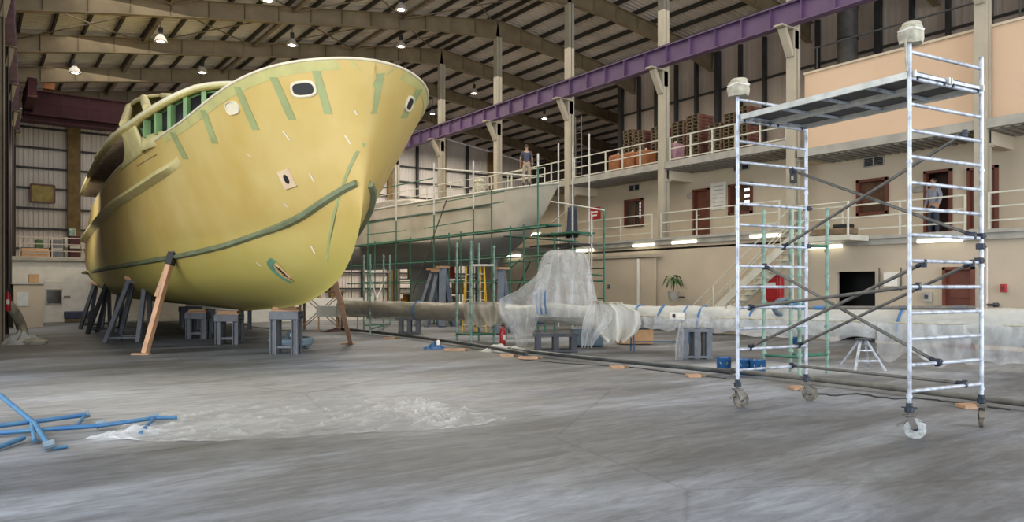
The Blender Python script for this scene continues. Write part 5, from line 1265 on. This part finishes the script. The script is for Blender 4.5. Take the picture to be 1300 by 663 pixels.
# ---------------------------------------------------------------- pails, extinguishers
def pail(label, px, py, sc=1, m='bluepail', lid=False):
    g = gnd(px, py); t = thing('paint_pail', label, 'pail', g, group='blue paint pails')
    MB().lathe([(.125*sc,0),(.135*sc,.02),(.15*sc,.27*sc),(.158*sc,.28*sc),(.158*sc,.30*sc),(.145*sc,.30*sc),(.14*sc,.26*sc),(.12*sc,.03)], (0,0,0), 24).build('pail_body', M[m], t)
    MB().path([(.15*sc*math.cos(a), -.02-.16*sc*abs(math.sin(a))*.3, .22*sc-.1*sc*math.sin(a)) for a in [PI*k/12 for k in range(13)]], .004, 6).build('pail_handle', M['alu'], t)
    MB().box((-.06,-.132*sc,.2*sc), (.07,.01,.05)).build('paper_label', M['palegreen'], t, smooth=False)
pail('blue paint pail standing alone left of the tower left frame', 919, 473); pail('blue paint pail just right of the tower left post, left of a pair', 945, 475.5); pail('blue paint pail right one of the pair behind the tower', 962, 477)
pail('small bright blue pail hanging back behind the green scaffold frame', 1010, 437, .95)
g = gnd(1019, 352+85); 
t = thing('blue_hose_bundle', 'grey and blue bundle of hose tied over the wrapped mast behind the tower', 'bundle', (*mp_(tpx(1000)).xy, 1.35)); 
p = mp_(tpx(1000)); t.location = p+n_*.1+V((0,0,.3))
MB().path([V((math.cos(a)*(.34+.03*(k%3)), 0, math.sin(a)*.2))+dirm*0+V((0,(k//14)*.05,0)) for k, a in enumerate([2*PI*q/14 for q in range(42)])], .035, 8).build('hose_coil', M['hose'], t); MB().box((.3,0,.1), (.5,.25,.12)).build('blue_wrap', M['bluetape'], t, bevel=.04)
def extinguisher(label, loc, sc=1):
    t = thing('fire_extinguisher', label, 'fire extinguisher', loc)
    MB().lathe([(.075*sc,0),(.085*sc,.02),(.085*sc,.44*sc),(.06*sc,.52*sc),(.03*sc,.55*sc),(.03*sc,.6*sc)], (0,0,0), 18).build('cylinder_body', M['red'], t)
    MB().box((0,0,.62*sc), (.12*sc,.03,.03)).box((.03,0,.67*sc), (.14*sc,.03,.02)).build('valve', M['black'], t, bevel=.004)
    MB().path([(.05,0,.6*sc),(.14*sc,0,.5*sc),(.13*sc,0,.2*sc)], .012, 6).build('hose', M['rubber'], t); MB().box((0,-.086*sc,.28*sc), (.08,.006,.14)).build('paper_label', M['white'], t, smooth=False)
extinguisher('red fire extinguisher standing on the floor below the pointed plastic drape', gnd(638, 441), 1.0)
p = atZ(10, 395, 23); extinguisher('red fire extinguisher hanging on the post at the left edge', p, 1.0)
# ---------------------------------------------------------------- rolling tower in front
A, B_, C_, D_ = V((8.54,4.22,0)), V((9.92,4.04,0)), V((8.75,6.71,0)), V((10.20,6.58,0))
D_ = B_+(C_-A)     # rectangle
TW = thing('rolling_tower', 'tall galvanised rolling scaffold tower with platform standing on four casters', 'scaffold tower', (A+D_)/2)
RZ0, RS, NR = .53, .294, 14
def post(p, top): MB().tube(p+V((0,0,.36)), p+V((0,0,top)), .0255, 16).build('post', M['galv'], TW, world=True)
H = RZ0+RS*13+.04
for p, tp in ((A, H+.05), (B_, H+.10), (C_, H), (D_, H-.03)): post(p, tp)
for a, b in ((A, B_), (C_, D_)):
    for k in range(NR):
        z = RZ0+RS*k
        if a is C_ and k == 13: z -= .0
        MB().tube(a+V((0,0,z)), b+V((0,0,z)), .021, 12).build('rung', M['galv'], TW, world=True)
    for p in (a, b):
        [MB().tube(p+V((0,0,z)), p+V((0,0,z+.03)), .033, 12).build('post_sleeve', M['galv'], TW, world=True) for z in (.46, 1.95, 3.1)]
# casters
fw = (B_-A).normalized(); fl_ = (C_-A).normalized()
for p, ang, m, n in ((A, -.95, 'wheel', 0), (B_, .45, 'dusty', 1), (C_, -.35, 'dusty', 2), (D_, -1.1, 'dusty', 3)):
    R = Matrix.Rotation(ang, 3, 'Z'); r = .115; hub = p+R @ V((.055, 0, r))
    ax = R @ V((0,1,0))
    Mx = Matrix.Rotation(PI/2, 3, 'X'); MW_ = R @ Mx
    mb = MB()
    for sy in (-.032, .032):
        mb.bar(hub+R @ V((0,sy,0)), p+R @ V((.0,sy,.255)), .07, .008, up=ax)
    mb.box(p+V((0,0,.262)), (.13,.10,.02), rz=ang); ck = mb.build('caster_fork', M['galv_old'], TW, world=True, bevel=.003)
    MB().lathe([(.03,-.025),(.098,-.025),(.115,-.018),(.115,.018),(.098,.025),(.03,.025)], hub, 28, M=MW_).build('caster_wheel', M['wheel'] if n == 0 else M['dusty'], ck, world=True)
    MB().lathe([(.028,-.03),(.028,.03)], hub, 14, M=MW_).build('wheel_hub', M['coupler'], ck, world=True)
    MB().bar(p+R @ V((-.02,0,.2)), p+R @ V((-.13,0,.14)), .06, .012, up=(0,0,1)).bar(p+R @ V((.02,0,.22)), p+R @ V((.15,0,.19)), .05, .01).build('brake_pedal', M['dusty' if n else 'galv_old'], ck, world=True, bevel=.003)
    MB().tube(p+V((0,0,.24)), p+V((0,0,.40)), .018, 12).build('jack_stem', M['galv_old'], TW, world=True)
    MB().lathe([(.03,.29),(.05,.30),(.05,.35),(.034,.365),(.034,.40)], p, 14).bar(p+R @ V((-.08,.0,.348)), p+R @ V((.08,0,.348)), .018, .012).build('jack_nut', M['coupler'], TW, world=True)
# platform
zp = RZ0+RS*12+.03
def tp(u, v, z): return A+(B_-A)*u+(C_-A)*v+V((0,0,z))
for u0, u1 in ((.03,.485), (.515,.97)):
    mb = MB()
    for u in (u0, u1): mb.bar(tp(u, -.02, zp+.015), tp(u, 1.02, zp+.015), .03, .075)
    mb.build('platform_edge', M['alu'], TW, world=True, smooth=False)
    MB().bar(tp((u0+u1)/2, .0, zp+.05), tp((u0+u1)/2, 1.0, zp+.05), (u1-u0)*(B_-A).length-.05, .012).build('platform_board', M['ply_dark'], TW, world=True, smooth=False)
    for v in (.0, .25, .5, .75, 1.0): MB().bar(tp(u0, v, zp+.02), tp(u1, v, zp+.02), .04, .035).build('platform_crossbar', M['galv'], TW, world=True, smooth=False)
mb = MB()
for v in (0, 1):
    for u in (.08, .44, .56, .92):
        c = tp(u, v, RZ0+RS*12); MB().path([c+fl_*.03*math.cos(a)+V((0,0,.03*math.sin(a))) for a in [PI*k/6-.4 for k in range(9)]], .012, 6).build('platform_hook', M['coupler'], TW, world=True)
# braces: from a point on frame CD to a point on frame AB
def onframe(px, py, a, b):
    # point on the plane of the frame seen at this pixel
    d = V(((px-CX)/F*CS+SN, -(px-CX)/F*SN+CS, -(py-HY)/F)); o = V((0,0,EYE)); n = (b-a).cross(V((0,0,1))).normalized(); t_ = (a-o).dot(n)/d.dot(n); return o+d*t_
for (x0,y0,x1,y1) in ((1005,216,1236,299),(995,313,1225,169),(971,338,1190,460),(952,441,1173,334),(952,390,1166,363),(1014,438,1234,334),(1005,464,1225,487)):
    p, q = onframe(x0, y0, C_, D_), onframe(x1, y1, A, B_); d = (q-p).normalized()
    off = -fl_*.045
    p, q = p-fl_*.0+V((0,0,.0)), q
    MB().tube(p-d*.03, q+d*.03, .021, 12).build('brace', M['galv_old'], TW, world=True)
    for e, sg in ((p, 1), (q, -1)):
        MB().bar(e-V((0,0,.05)), e+V((0,0,.04)), .05, .05).tube(e+d*sg*.02, e+d*sg*.10, .027, 10).build('brace_claw', M['coupler'], TW, world=True, bevel=.006)
# couplers on the posts
for x, y, a, b in ((1025,265,C_,D_),(1025,313,C_,D_),(1245,300,A,B_),(1245,313,A,B_),(1243,331,A,B_),(1190,460,A,B_)):
    p = onframe(x, y, a, b); MB().bar(p-V((0,0,.035)), p+V((0,0,.035)), .09, .07).tube(p+fw*.02, p+fw*.10, .02, 8).build('coupler', M['coupler'], TW, world=True, bevel=.01)
# pails wrapped in cloth on the post tops
def wrapped(label, p, r, h, tail=False):
    t = thing('cloth_bundle', label, 'bundle', p)
    def fn(u, v):
        a = 2*PI*u; z = v*h; rr = r*(1+.10*math.sin(v*PI))*(1 if v < .97 else .75); k = noise.noise(V((math.cos(a)*2.5, math.sin(a)*2.5, v*3)))*.014
        return ((rr+k)*math.cos(a), (rr+k)*math.sin(a), z+k*.8)
    mb = MB().grid(fn, 36, 14); mb.f.append(tuple(i*15 for i in range(36))[::-1]); mb.f.append(tuple(i*15+14 for i in range(36)))
    mb.build('cloth_wrap', M['rag'], t)
    MB().path([((r*1.07)*math.cos(2*PI*k/24), (r*1.07)*math.sin(2*PI*k/24), h*.72+.01*math.sin(k)) for k in range(24)], .012, 6, closed=True).build('tie_string', M['white'], t)
    MB().lathe([(r*.75,0),(r*.9,.03),(r*.8,.06),(.02,.065)], (.015,0,h-.02), 14).build('cloth_knot', M['rag'], t)
    if tail: MB().path([(-r,0,h*.2),(-r*1.35,-.02,-.06),(-r*1.3,-.02,-.2),(-r*1.15,-.02,-.33)], .014, 6).build('loose_tail', M['rag'], t)
wrapped('large cloth wrapped bundle on the right post top of the rolling tower', A+V((.04,0,H+.05)), .118, .2, True)
wrapped('cloth wrapped bundle on the left post top of the rolling tower', C_+V((.02,0,H)), .135, .21)
# ---------------------------------------------------------------- left side: white room, cabin, door
YR = 42.6
z_t = atY(70, 328, YR).z
rw = struct(MB().box(((lx(40)-.5+13)/2, YR+.1, z_t/2), (13-lx(40)+.5, .2, z_t)).build('wall_store_room', M['white'], smooth=False))
struct(MB().box(((lx(40)-.5+13)/2, YR+8, z_t-.06), (13-lx(40)+.5, 16.4, .14)).build('floor_store_loft', M['slab'], smooth=False))
struct(MB().box(((lx(40)-.5+13)/2, YR-.03, z_t), (13-lx(40)+.5, .06, .12)).build('trim_5', M['column'], smooth=False))
def rY(xa, ya, xb, yb, Y): p, q = atY(xa, (ya+yb)/2, Y), atY(xb, (ya+yb)/2, Y); return (p.x, q.x, atY((xa+xb)/2, yb, Y).z, atY((xa+xb)/2, ya, Y).z)
r = rY(57, 366, 81, 411, YR-.05)
do = struct(MB().box(((r[0]+r[1])/2, YR-.02, 1.0), (r[1]-r[0], .05, 2.0)).build('door_6', M['white'], bevel=.01))
wv = rY(59, 368, 78, 386, YR-.06); MB().box(((wv[0]+wv[1])/2, YR-.06, (wv[2]+wv[3])/2), (wv[1]-wv[0], .02, wv[3]-wv[2])).build('door_pane', M['glass'], do, smooth=False)
mb = MB(); mb.box(((wv[0]+wv[1])/2, YR-.07, wv[3]), (wv[1]-wv[0]+.08, .03, .05)).box(((wv[0]+wv[1])/2, YR-.07, wv[2]), (wv[1]-wv[0]+.08, .03, .05)).box((wv[0], YR-.07, (wv[2]+wv[3])/2), (.05,.03,wv[3]-wv[2])).box((wv[1], YR-.07, (wv[2]+wv[3])/2), (.05,.03,wv[3]-wv[2])); mb.build('pane_frame', M['slab'], do, smooth=False)
MB().tube((r[0]+.1, YR-.06, .95), (r[0]+.1, YR-.13, .95), .02, 8).build('door_handle', M['alu'], do)
p = atY(85, 377, YR-.03); o = thing('door_plate', 'small grey plate on the white store wall right of its door', 'sign', p); MB().box((0,0,0), (.3,.02,.1)).build('plate', M['slab'], o, smooth=False); MB().box((0,-.012,0), (.24,.004,.03)).build('lettering', M['darksteel'], o, smooth=False)
# beige cabin
cr = rY(17, 361, 55, 412, 37.5); c0 = gnd(55, 414); Yc = 37.4
x0, x1 = atY(17, 400, Yc).x, atY(55, 400, Yc).x; zc = atY(36, 361, Yc).z
t = thing('site_cabin', 'beige cabin with a pale window standing before the white store wall', 'cabin', ((x0+x1)/2, Yc, 0))
mb = MB(); mb.box(((x0+x1)/2, Yc+1.2, zc/2), (x1-x0, 2.4, zc)); mb.build('cabin_body', M['cream_low'], t, world=True, bevel=.02)
MB().box(((x0+x1)/2, Yc+1.2, zc+.03), (x1-x0+.12, 2.5, .07)).build('cabin_roof', M['slab'], t, world=True, smooth=False)
wr_ = rY(22, 371, 36, 389, Yc-.01); o = MB().box(((wr_[0]+wr_[1])/2, Yc-.01, (wr_[2]+wr_[3])/2), (wr_[1]-wr_[0], .03, wr_[3]-wr_[2])).build('cabin_window', M['mastwhite'], t, world=True, smooth=False)
t = thing('cardboard_box', 'small brown box lying on top of the beige cabin', 'box', (atY(43, 357, Yc+.6).x, Yc+.6, zc+.07)); MB().box((0,0,.18), (.36,.5,.36)).build('box_body', M['card'], t, bevel=.01); MB().box((0,0,.362), (.34,.2,.006)).build('flap_tape', M['wood'], t, smooth=False)
g = V((atY(99, 405, YR-.6).x, YR-.6, 0)); t = thing('wrapped_pallet', 'low stack under dark blue sheeting against the white store wall', 'pallet', g)
MB().box((0,0,.1), (1.1,.6,.16)).build('pallet_base', M['wood_dark'], t, smooth=False); MB().box((0,0,.36), (1.15,.62,.36)).build('cover_sheet', M['navy'], t, bevel=.05)
# hose, heap and clutter by the left columns
t = thing('beige_hose', 'thick beige hose bent down to the floor at the left edge', 'hose', gnd(30, 424))
MB().path([atZ(6,384,26), atZ(14,390,26), atZ(22,402,26.2), atZ(27,414,26.4), atZ(30,428,26)], .17, 12).build('hose_body', M['hose_beige'], t, world=True)
MB().tube(atZ(5,383,26), atZ(8,386,26), .2, 12).build('hose_cuff', M['girt'], t, world=True)
o = crumple('gravel_bag', 'heap of crumpled grey white foil at the left edge', 'heap', 29, 437, .6, .4, .45, 'film', 21); MB().lathe([(.3,0),(.35,.1),(.1,.2)], (.3,-.2,0), 10).build('heap_foot', M['rag'], o)
for x, y, w, h, m, n in ((44,409,.5,.4,'hose_beige','beige sack beside the cabin corner'),(30,408,.6,.75,'black','dark machine before the beige cabin'),(37,411,.5,.35,'hose_beige','low pale sack before the beige cabin')):
    g = gnd(x, y+3); t = thing('storage_sack' if m != 'black' else 'small_compressor', n, 'sack' if m != 'black' else 'machine', g); MB().box((0,0,h/2), (w,.5,h)).build('body', M[m], t, bevel=.12); MB().tube((0,0,h-.02), (.1,0,h+.12), .05, 8).build('tie' if m != 'black' else 'filter', M['rag' if m != 'black' else 'darksteel'], t)
# loft things
t = railing('loft_railing', 'dark steel railing along the loft above the white store wall', 0, 0, 1, 0, 1, 1)
for ch in list(t.children): bpy.data.objects.remove(ch)
t.location = (6, YR, z_t)
zr = z_t
for q in range(9): MB().box((1.8+q*1.3, YR, zr+.5), (.05,.05,1.0)).build('post', M['siding_grey'], t, world=True, smooth=False)
for f in (.35,.68,1.0): MB().box((7, YR, zr+f), (10.6,.04,.04)).build('rail_bar', M['siding_grey'], t, world=True, smooth=False)
def loftbox(x0, x1, y0, y1, m, nm, lb, cat, Y=YR+1.0):
    r = rY(x0, y0, x1, y1, Y); h = max(.3, r[3]-z_t); t = thing(nm, lb, cat, ((r[0]+r[1])/2, Y, z_t+.02))
    MB().box((0,.4,h/2), (r[1]-r[0], .9, h)).build('body', M[m], t, bevel=.03); MB().box((0,-.06,h*.5), ((r[1]-r[0])*.92,.02,h*.1)).build('band', M['slab'], t, smooth=False)
loftbox(27, 62, 316, 328, 'wood', 'flat_crate', 'long orange brown crate on the loft above the store', 'crate'); loftbox(65, 80, 305, 326, 'greysteel', 'grey_cabinet', 'grey cabinet on the loft behind the railing', 'cabinet'); loftbox(88, 102, 300, 326, 'maroon', 'stacked_bricks', 'dark red brick stack on the loft beside the hull', 'bricks')
loftbox(88, 96, 291, 303, 'palegreen', 'green_box', 'pale green box on top of the brick stack on the loft', 'box', Y=YR+1.6); loftbox(45, 55, 305, 315, 'leaf', 'green_bag', 'dark green bag on the loft behind the orange crate', 'bag', Y=YR+2.4); loftbox(82, 90, 302, 312, 'white', 'white_box', 'small white box on the loft railing corner', 'box', Y=YR+2.0)
r = rY(39, 235, 69, 257, 56.1); t = thing('wall_hatch', 'brown red framed hatch high on the back wall at the left', 'hatch', ((r[0]+r[1])/2, 56.05, (r[2]+r[3])/2))
w, h = r[1]-r[0], r[3]-r[2]; MB().box((0,0,0), (w-.1,.06,h-.1)).build('hatch_panel', M['ochre'], t, smooth=False)
mb = MB(); mb.box((0,-.03,h/2), (w,.1,.1)).box((0,-.03,-h/2), (w,.1,.1)).box((-w/2,-.03,0), (.1,.1,h)).box((w/2,-.03,0), (.1,.1,h)); mb.build('hatch_frame', M['brown'], t, smooth=False)
# low white wall seen beyond the keel, timber trestle and white board by the bow
struct(MB().box((12.5, 37.0, .58), (9, .2, 1.16)).build('wall_low_partition', M['white'], smooth=False))
g = gnd(408, 419); t = thing('timber_trestle', 'brown timber cross braced trestle behind the bare shore', 'trestle', g, -.55)
for sx in (-1,1):
    for sy in (-1,1): MB().box((sx*.75, sy*.4, .75), (.09,.09,1.5)).build('leg', M['wood_dark'], t, smooth=False)
MB().box((0,0,1.52), (1.7,1.0,.08)).build('top_frame', M['wood_dark'], t, smooth=False)
mb = MB(); [mb.bar((-.75,sy*.45,.1), (.75,sy*.45,1.45), .08,.03).bar((.75,sy*.45,.1), (-.75,sy*.45,1.45), .08,.03) for sy in (-1,1)]; mb.build('cross_brace', M['wood'], t, smooth=False)
g = gnd(424, 421); t = thing('white_board', 'white painted bench board on thin legs behind the bare timber shore', 'bench', g, -.62)
MB().box((-.25,0,.78), (.85,.05,.42)).box((.5,0,.68), (.9,.05,.24)).build('board_panel', M['mastwhite'], t, bevel=.01)
for x in (-.6,.1,.9): MB().box((x,.05,.4), (.05,.05,.8)).build('leg', M['wood'], t, smooth=False)
g = gnd(370, 443); t = thing('hose_coil', 'thick grey hose coiled on the floor behind the front trestle', 'hose', g)
mb = MB(); mb.path([(.48*math.cos(a)*(1+.02*k/9), .34*math.sin(a), .10+.065*(k/24)) for k, a in enumerate([2*PI*q/24 for q in range(60)])], .09, 10); mb.build('coil', M['hose'], t)
MB().path([(0,.1,.35),(-.02,-.1,.42),(-.04,-.3,.40)], .13, 12).build('hose_end', M['hose'], t); MB().lathe([(.05,0),(.11,0),(.11,.03),(.05,.03)], (-.04,-.31,.40), 16, M=Matrix.Rotation(PI/2,3,'X')).build('end_ring', M['alu'], t)
# ---------------------------------------------------------------- people
def skinned(name, verts, edges, radii, m, parent, root=0, sub=2):
    me = bpy.data.meshes.new(name); me.from_pydata([tuple(v) for v in verts], edges, []); me.materials.append(m)
    o = bpy.data.objects.new(name, me); C.objects.link(o); o.parent = parent
    sk = o.modifiers.new('skin', 'SKIN'); sk.use_smooth_shade = True
    if not me.skin_vertices: 
        bpy.context.view_layer.objects.active = o
    for i, sv in enumerate(me.skin_vertices[0].data):
        r = radii[i]; sv.radius = r if isinstance(r, tuple) else (r, r); sv.use_root = (i == root)
    s_ = o.modifiers.new('sub', 'SUBSURF'); s_.levels = sub; s_.render_levels = sub
    return o
def person(label, loc, rz, sc, top, trousers, bare_arms=True):
    t = thing('person', label, 'person', loc, rz); t.scale = (sc,)*3
    # metres, standing, facing -y ; z up
    J = [(0,0,.96),(0,.01,1.10),(0,.015,1.28),(0,.01,1.42),(0,.0,1.50),(0,-.01,1.56),     # 0 pelvis .. 5 neck/head base
         (-.10,0,.90),(-.11,-.02,.50),(-.12,.02,.10),(-.12,-.12,.04),
         (.10,0,.90),(.12,.0,.50),(.13,.03,.10),(.14,-.11,.04),
         (-.18,.01,1.42),(-.25,.04,1.14),(-.24,-.08,.90),(-.24,-.11,.83),
         (.18,.01,1.42),(.27,.03,1.15),(.28,-.10,.93),(.28,-.13,.86)]
    E_ = [(0,1),(1,2),(2,3),(3,4),(4,5),(0,6),(6,7),(7,8),(8,9),(0,10),(10,11),(11,12),(12,13),(3,14),(14,15),(15,16),(16,17),(3,18),(18,19),(19,20),(20,21)]
    R_ = [(.14,.10),(.125,.095),(.15,.10),(.12,.085),.052,.05,.085,.058,.040,.032,.085,.058,.040,.032,.055,.040,.030,.034,.055,.040,.030,.034]
    # head as an extra chain
    J += [(0,-.02,1.63),(0,-.015,1.70),(0,-.005,1.745)]; E_ += [(5,22),(22,23),(23,24)]; R_ += [(.070,.082),(.075,.09),(.05,.06)]
    # fingers
    for base, sx in ((17,-1),(21,1)):
        bx, by, bz = J[base]
        for k, (dx, L_) in enumerate(((-.027,.065),(-.009,.075),(.009,.07),(.027,.055))):
            i0 = len(J); J += [(bx+dx*.4, by-.012+dx*.5, bz-.045), (bx+dx*.5, by-.02+dx, bz-.045-L_*.6), (bx+dx*.5, by-.04+dx, bz-.05-L_)]; E_ += [(base,i0),(i0,i0+1),(i0+1,i0+2)]; R_ += [.010,.009,.008]
        i0 = len(J); J += [(bx-sx*.02, by-.045, bz-.02), (bx-sx*.03, by-.065, bz-.055)]; E_ += [(base,i0),(i0,i0+1)]; R_ += [.012,.010]
    body = skinned('body', J, E_, R_, M['skin'], t)
    mb = MB(); mb.path([(0,-.098,1.675),(0,-.122,1.645),(0,-.10,1.635)], [.008,.016,.008], 8); 
    for s in (-1,1): mb.lathe([(.004,-.012),(.018,-.008),(.02,.008),(.004,.012)], (s*.083,-.005,1.655), 10, M=Matrix.Rotation(PI/2,3,'Y'))
    mb.build('nose_and_ears', M['skin'], t)
    mb = MB(); [mb.lathe([(.003,-.004),(.010,0),(.003,.004)], (s*.03,-.099,1.672), 8, M=Matrix.Rotation(PI/2,3,'X')) for s in (-1,1)]; mb.bar((-.022,-.102,1.612),(.022,-.102,1.612),.006,.007); mb.build('eyes_and_mouth', M['hair'], t)
    # hair cap
    def hf(u, v):
        a = 2*PI*u; b = v*PI*.56; return (.086*math.sin(b)*math.cos(a), .012+.100*math.sin(b)*math.sin(a)+.012*v, 1.675+.098*math.cos(b)+(.03*max(0,-math.sin(a))*v))
    MB().grid(hf, 24, 10).build('hair', M['hair'], t)
    # shirt: torso and sleeves; trousers; shoes
    TJ = [(0,0,.94),(0,.01,1.10),(0,.015,1.28),(0,.01,1.40),(-.17,.01,1.42),(-.235,.035,1.20),(.17,.01,1.42),(.25,.03,1.21),(0,.005,1.46)]; TE = [(0,1),(1,2),(2,3),(3,8),(3,4),(4,5),(3,6),(6,7)]; TR = [(.162,.122),(.148,.115),(.17,.12),(.14,.10),.072,.058,.072,.058,.066]
    if not bare_arms: TJ += [(-.242,-.07,.92),(.278,-.09,.95)]; TE += [(5,9),(7,10)]; TR += [.045,.045]
    skinned('shirt', TJ, TE, TR, M[top], t)
    LJ = [(0,0,1.0),(0,0,.90),(-.10,0,.86),(-.11,-.02,.50),(-.12,.015,.10),(.10,0,.86),(.12,0,.50),(.13,.025,.10)]
    skinned('trousers', LJ, [(0,1),(1,2),(2,3),(3,4),(1,5),(5,6),(6,7)], [(.155,.12),(.15,.115),.098,.076,.062,.098,.076,.062], M[trousers], t)
    for x, y in ((-.12,.0),(.135,.01)):
        MB().path([(x,y+.06,.045),(x,y-.02,.05),(x,y-.12,.042),(x,y-.19,.03)], [.042,.048,.045,.028], 12).build('shoe', M['shoe'], t)
    return t
p = atX(668.5, 235, 19.2); u_ = (p.y-24.6)/28.4
person('person in dark top and khaki trousers standing on the grey yacht deck', (p.x, p.y, ysheer(u_)-.03), 2.4, .98, 'navy', 'khaki')
p = atX(1187, 288, XU-.25); person('person in striped shirt and dark trousers at the open upper door', (XU-.35, p.y, ZN+.01), -1.9, 1.0, 'shirt', 'darktrouser', bare_arms=False)
# ---------------------------------------------------------------- light
W = bpy.data.worlds.new('sky'); bpy.context.scene.world = W; W.use_nodes = True
bg = W.node_tree.nodes['Background']; bg.inputs[0].default_value = (.72,.84,1,1); bg.inputs[1].default_value = 1.0
def area(name, loc, tgt, sx, sy, e, col):
    l = bpy.data.lights.new(name, 'AREA'); l.shape = 'RECTANGLE'; l.size = sx; l.size_y = sy; l.energy = e; l.color = col
    o = bpy.data.objects.new(name, l); C.objects.link(o); o.location = loc; d = V(tgt)-V(loc); o.rotation_euler = d.to_track_quat('-Z', 'Y').to_euler(); return o
area('daylight_through_hangar_door', (16, -14, 6.0), (9, 20, 3), 24, 11, 6800, (.90,.95,1))
area('added_left_front_fill', (-7, 4, 4.5), (10, 12, 2), 16, 8, 1500, (.93,.96,1))  # added fill from the left front for the port side; the door is made up
area('added_port_side_fill', (-6.5, 12.5, 4.6), (5, 25, 3.2), 13, 7, 1150, (1,.97,.93))  # added fill that evens out the hull's port side; no known door here
area('added_store_wall_fill', (1.3, 35.5, 5.6), (6, 39, 2.2), 6, 5, 300, (1,.97,.92))  # added lamp inside the left wall to brighten the store wall and stern
area('added_back_wall_fill', (30, 48, 11.8), (30, 50, 0), 16, 12, 1500, (1,.93,.82))  # added lamp that brightens the right part of the back wall
for i, p in enumerate(LAMPPOS):
    l = bpy.data.lights.new('lamp_light', 'SPOT'); l.energy = 700; l.color = (1,.86,.66); l.shadow_soft_size = .25; l.spot_size = math.radians(150); l.spot_blend = .6
    o = bpy.data.objects.new('lamp_light', l); C.objects.link(o); o.location = p+V((0,0,-.25))
area('added_overhead_fill', (15, 27, 12.9), (15, 27, 0), 24, 46, 5200, (1,.93,.82))  # added fill light below the roof, standing in for skylights
# ---------------------------------------------------------------- camera
cam = bpy.data.cameras.new('camera'); co = bpy.data.objects.new('camera', cam); C.objects.link(co)
co.location = (0, 0, EYE); co.rotation_euler = (PI/2, 0, -TH); cam.sensor_width = 36; cam.lens = 36*F/1300; cam.shift_y = (HY-331.5)/1300; cam.clip_end = 300; cam.clip_start = .05
sc_ = bpy.context.scene; sc_.camera = co
vs_ = sc_.view_settings; vs_.view_transform = 'Standard'; vs_.look = 'None'; vs_.gamma = 1; vs_.use_curve_mapping = False; vs_.exposure = -.04
sc_.cycles.max_bounces = 8; sc_.cycles.diffuse_bounces = 4; sc_.cycles.transparent_max_bounces = 16; sc_.cycles.caustics_reflective = False; sc_.cycles.caustics_refractive = False
sc_.cycles.use_denoising = True
sc_.cycles.sample_clamp_indirect = 4
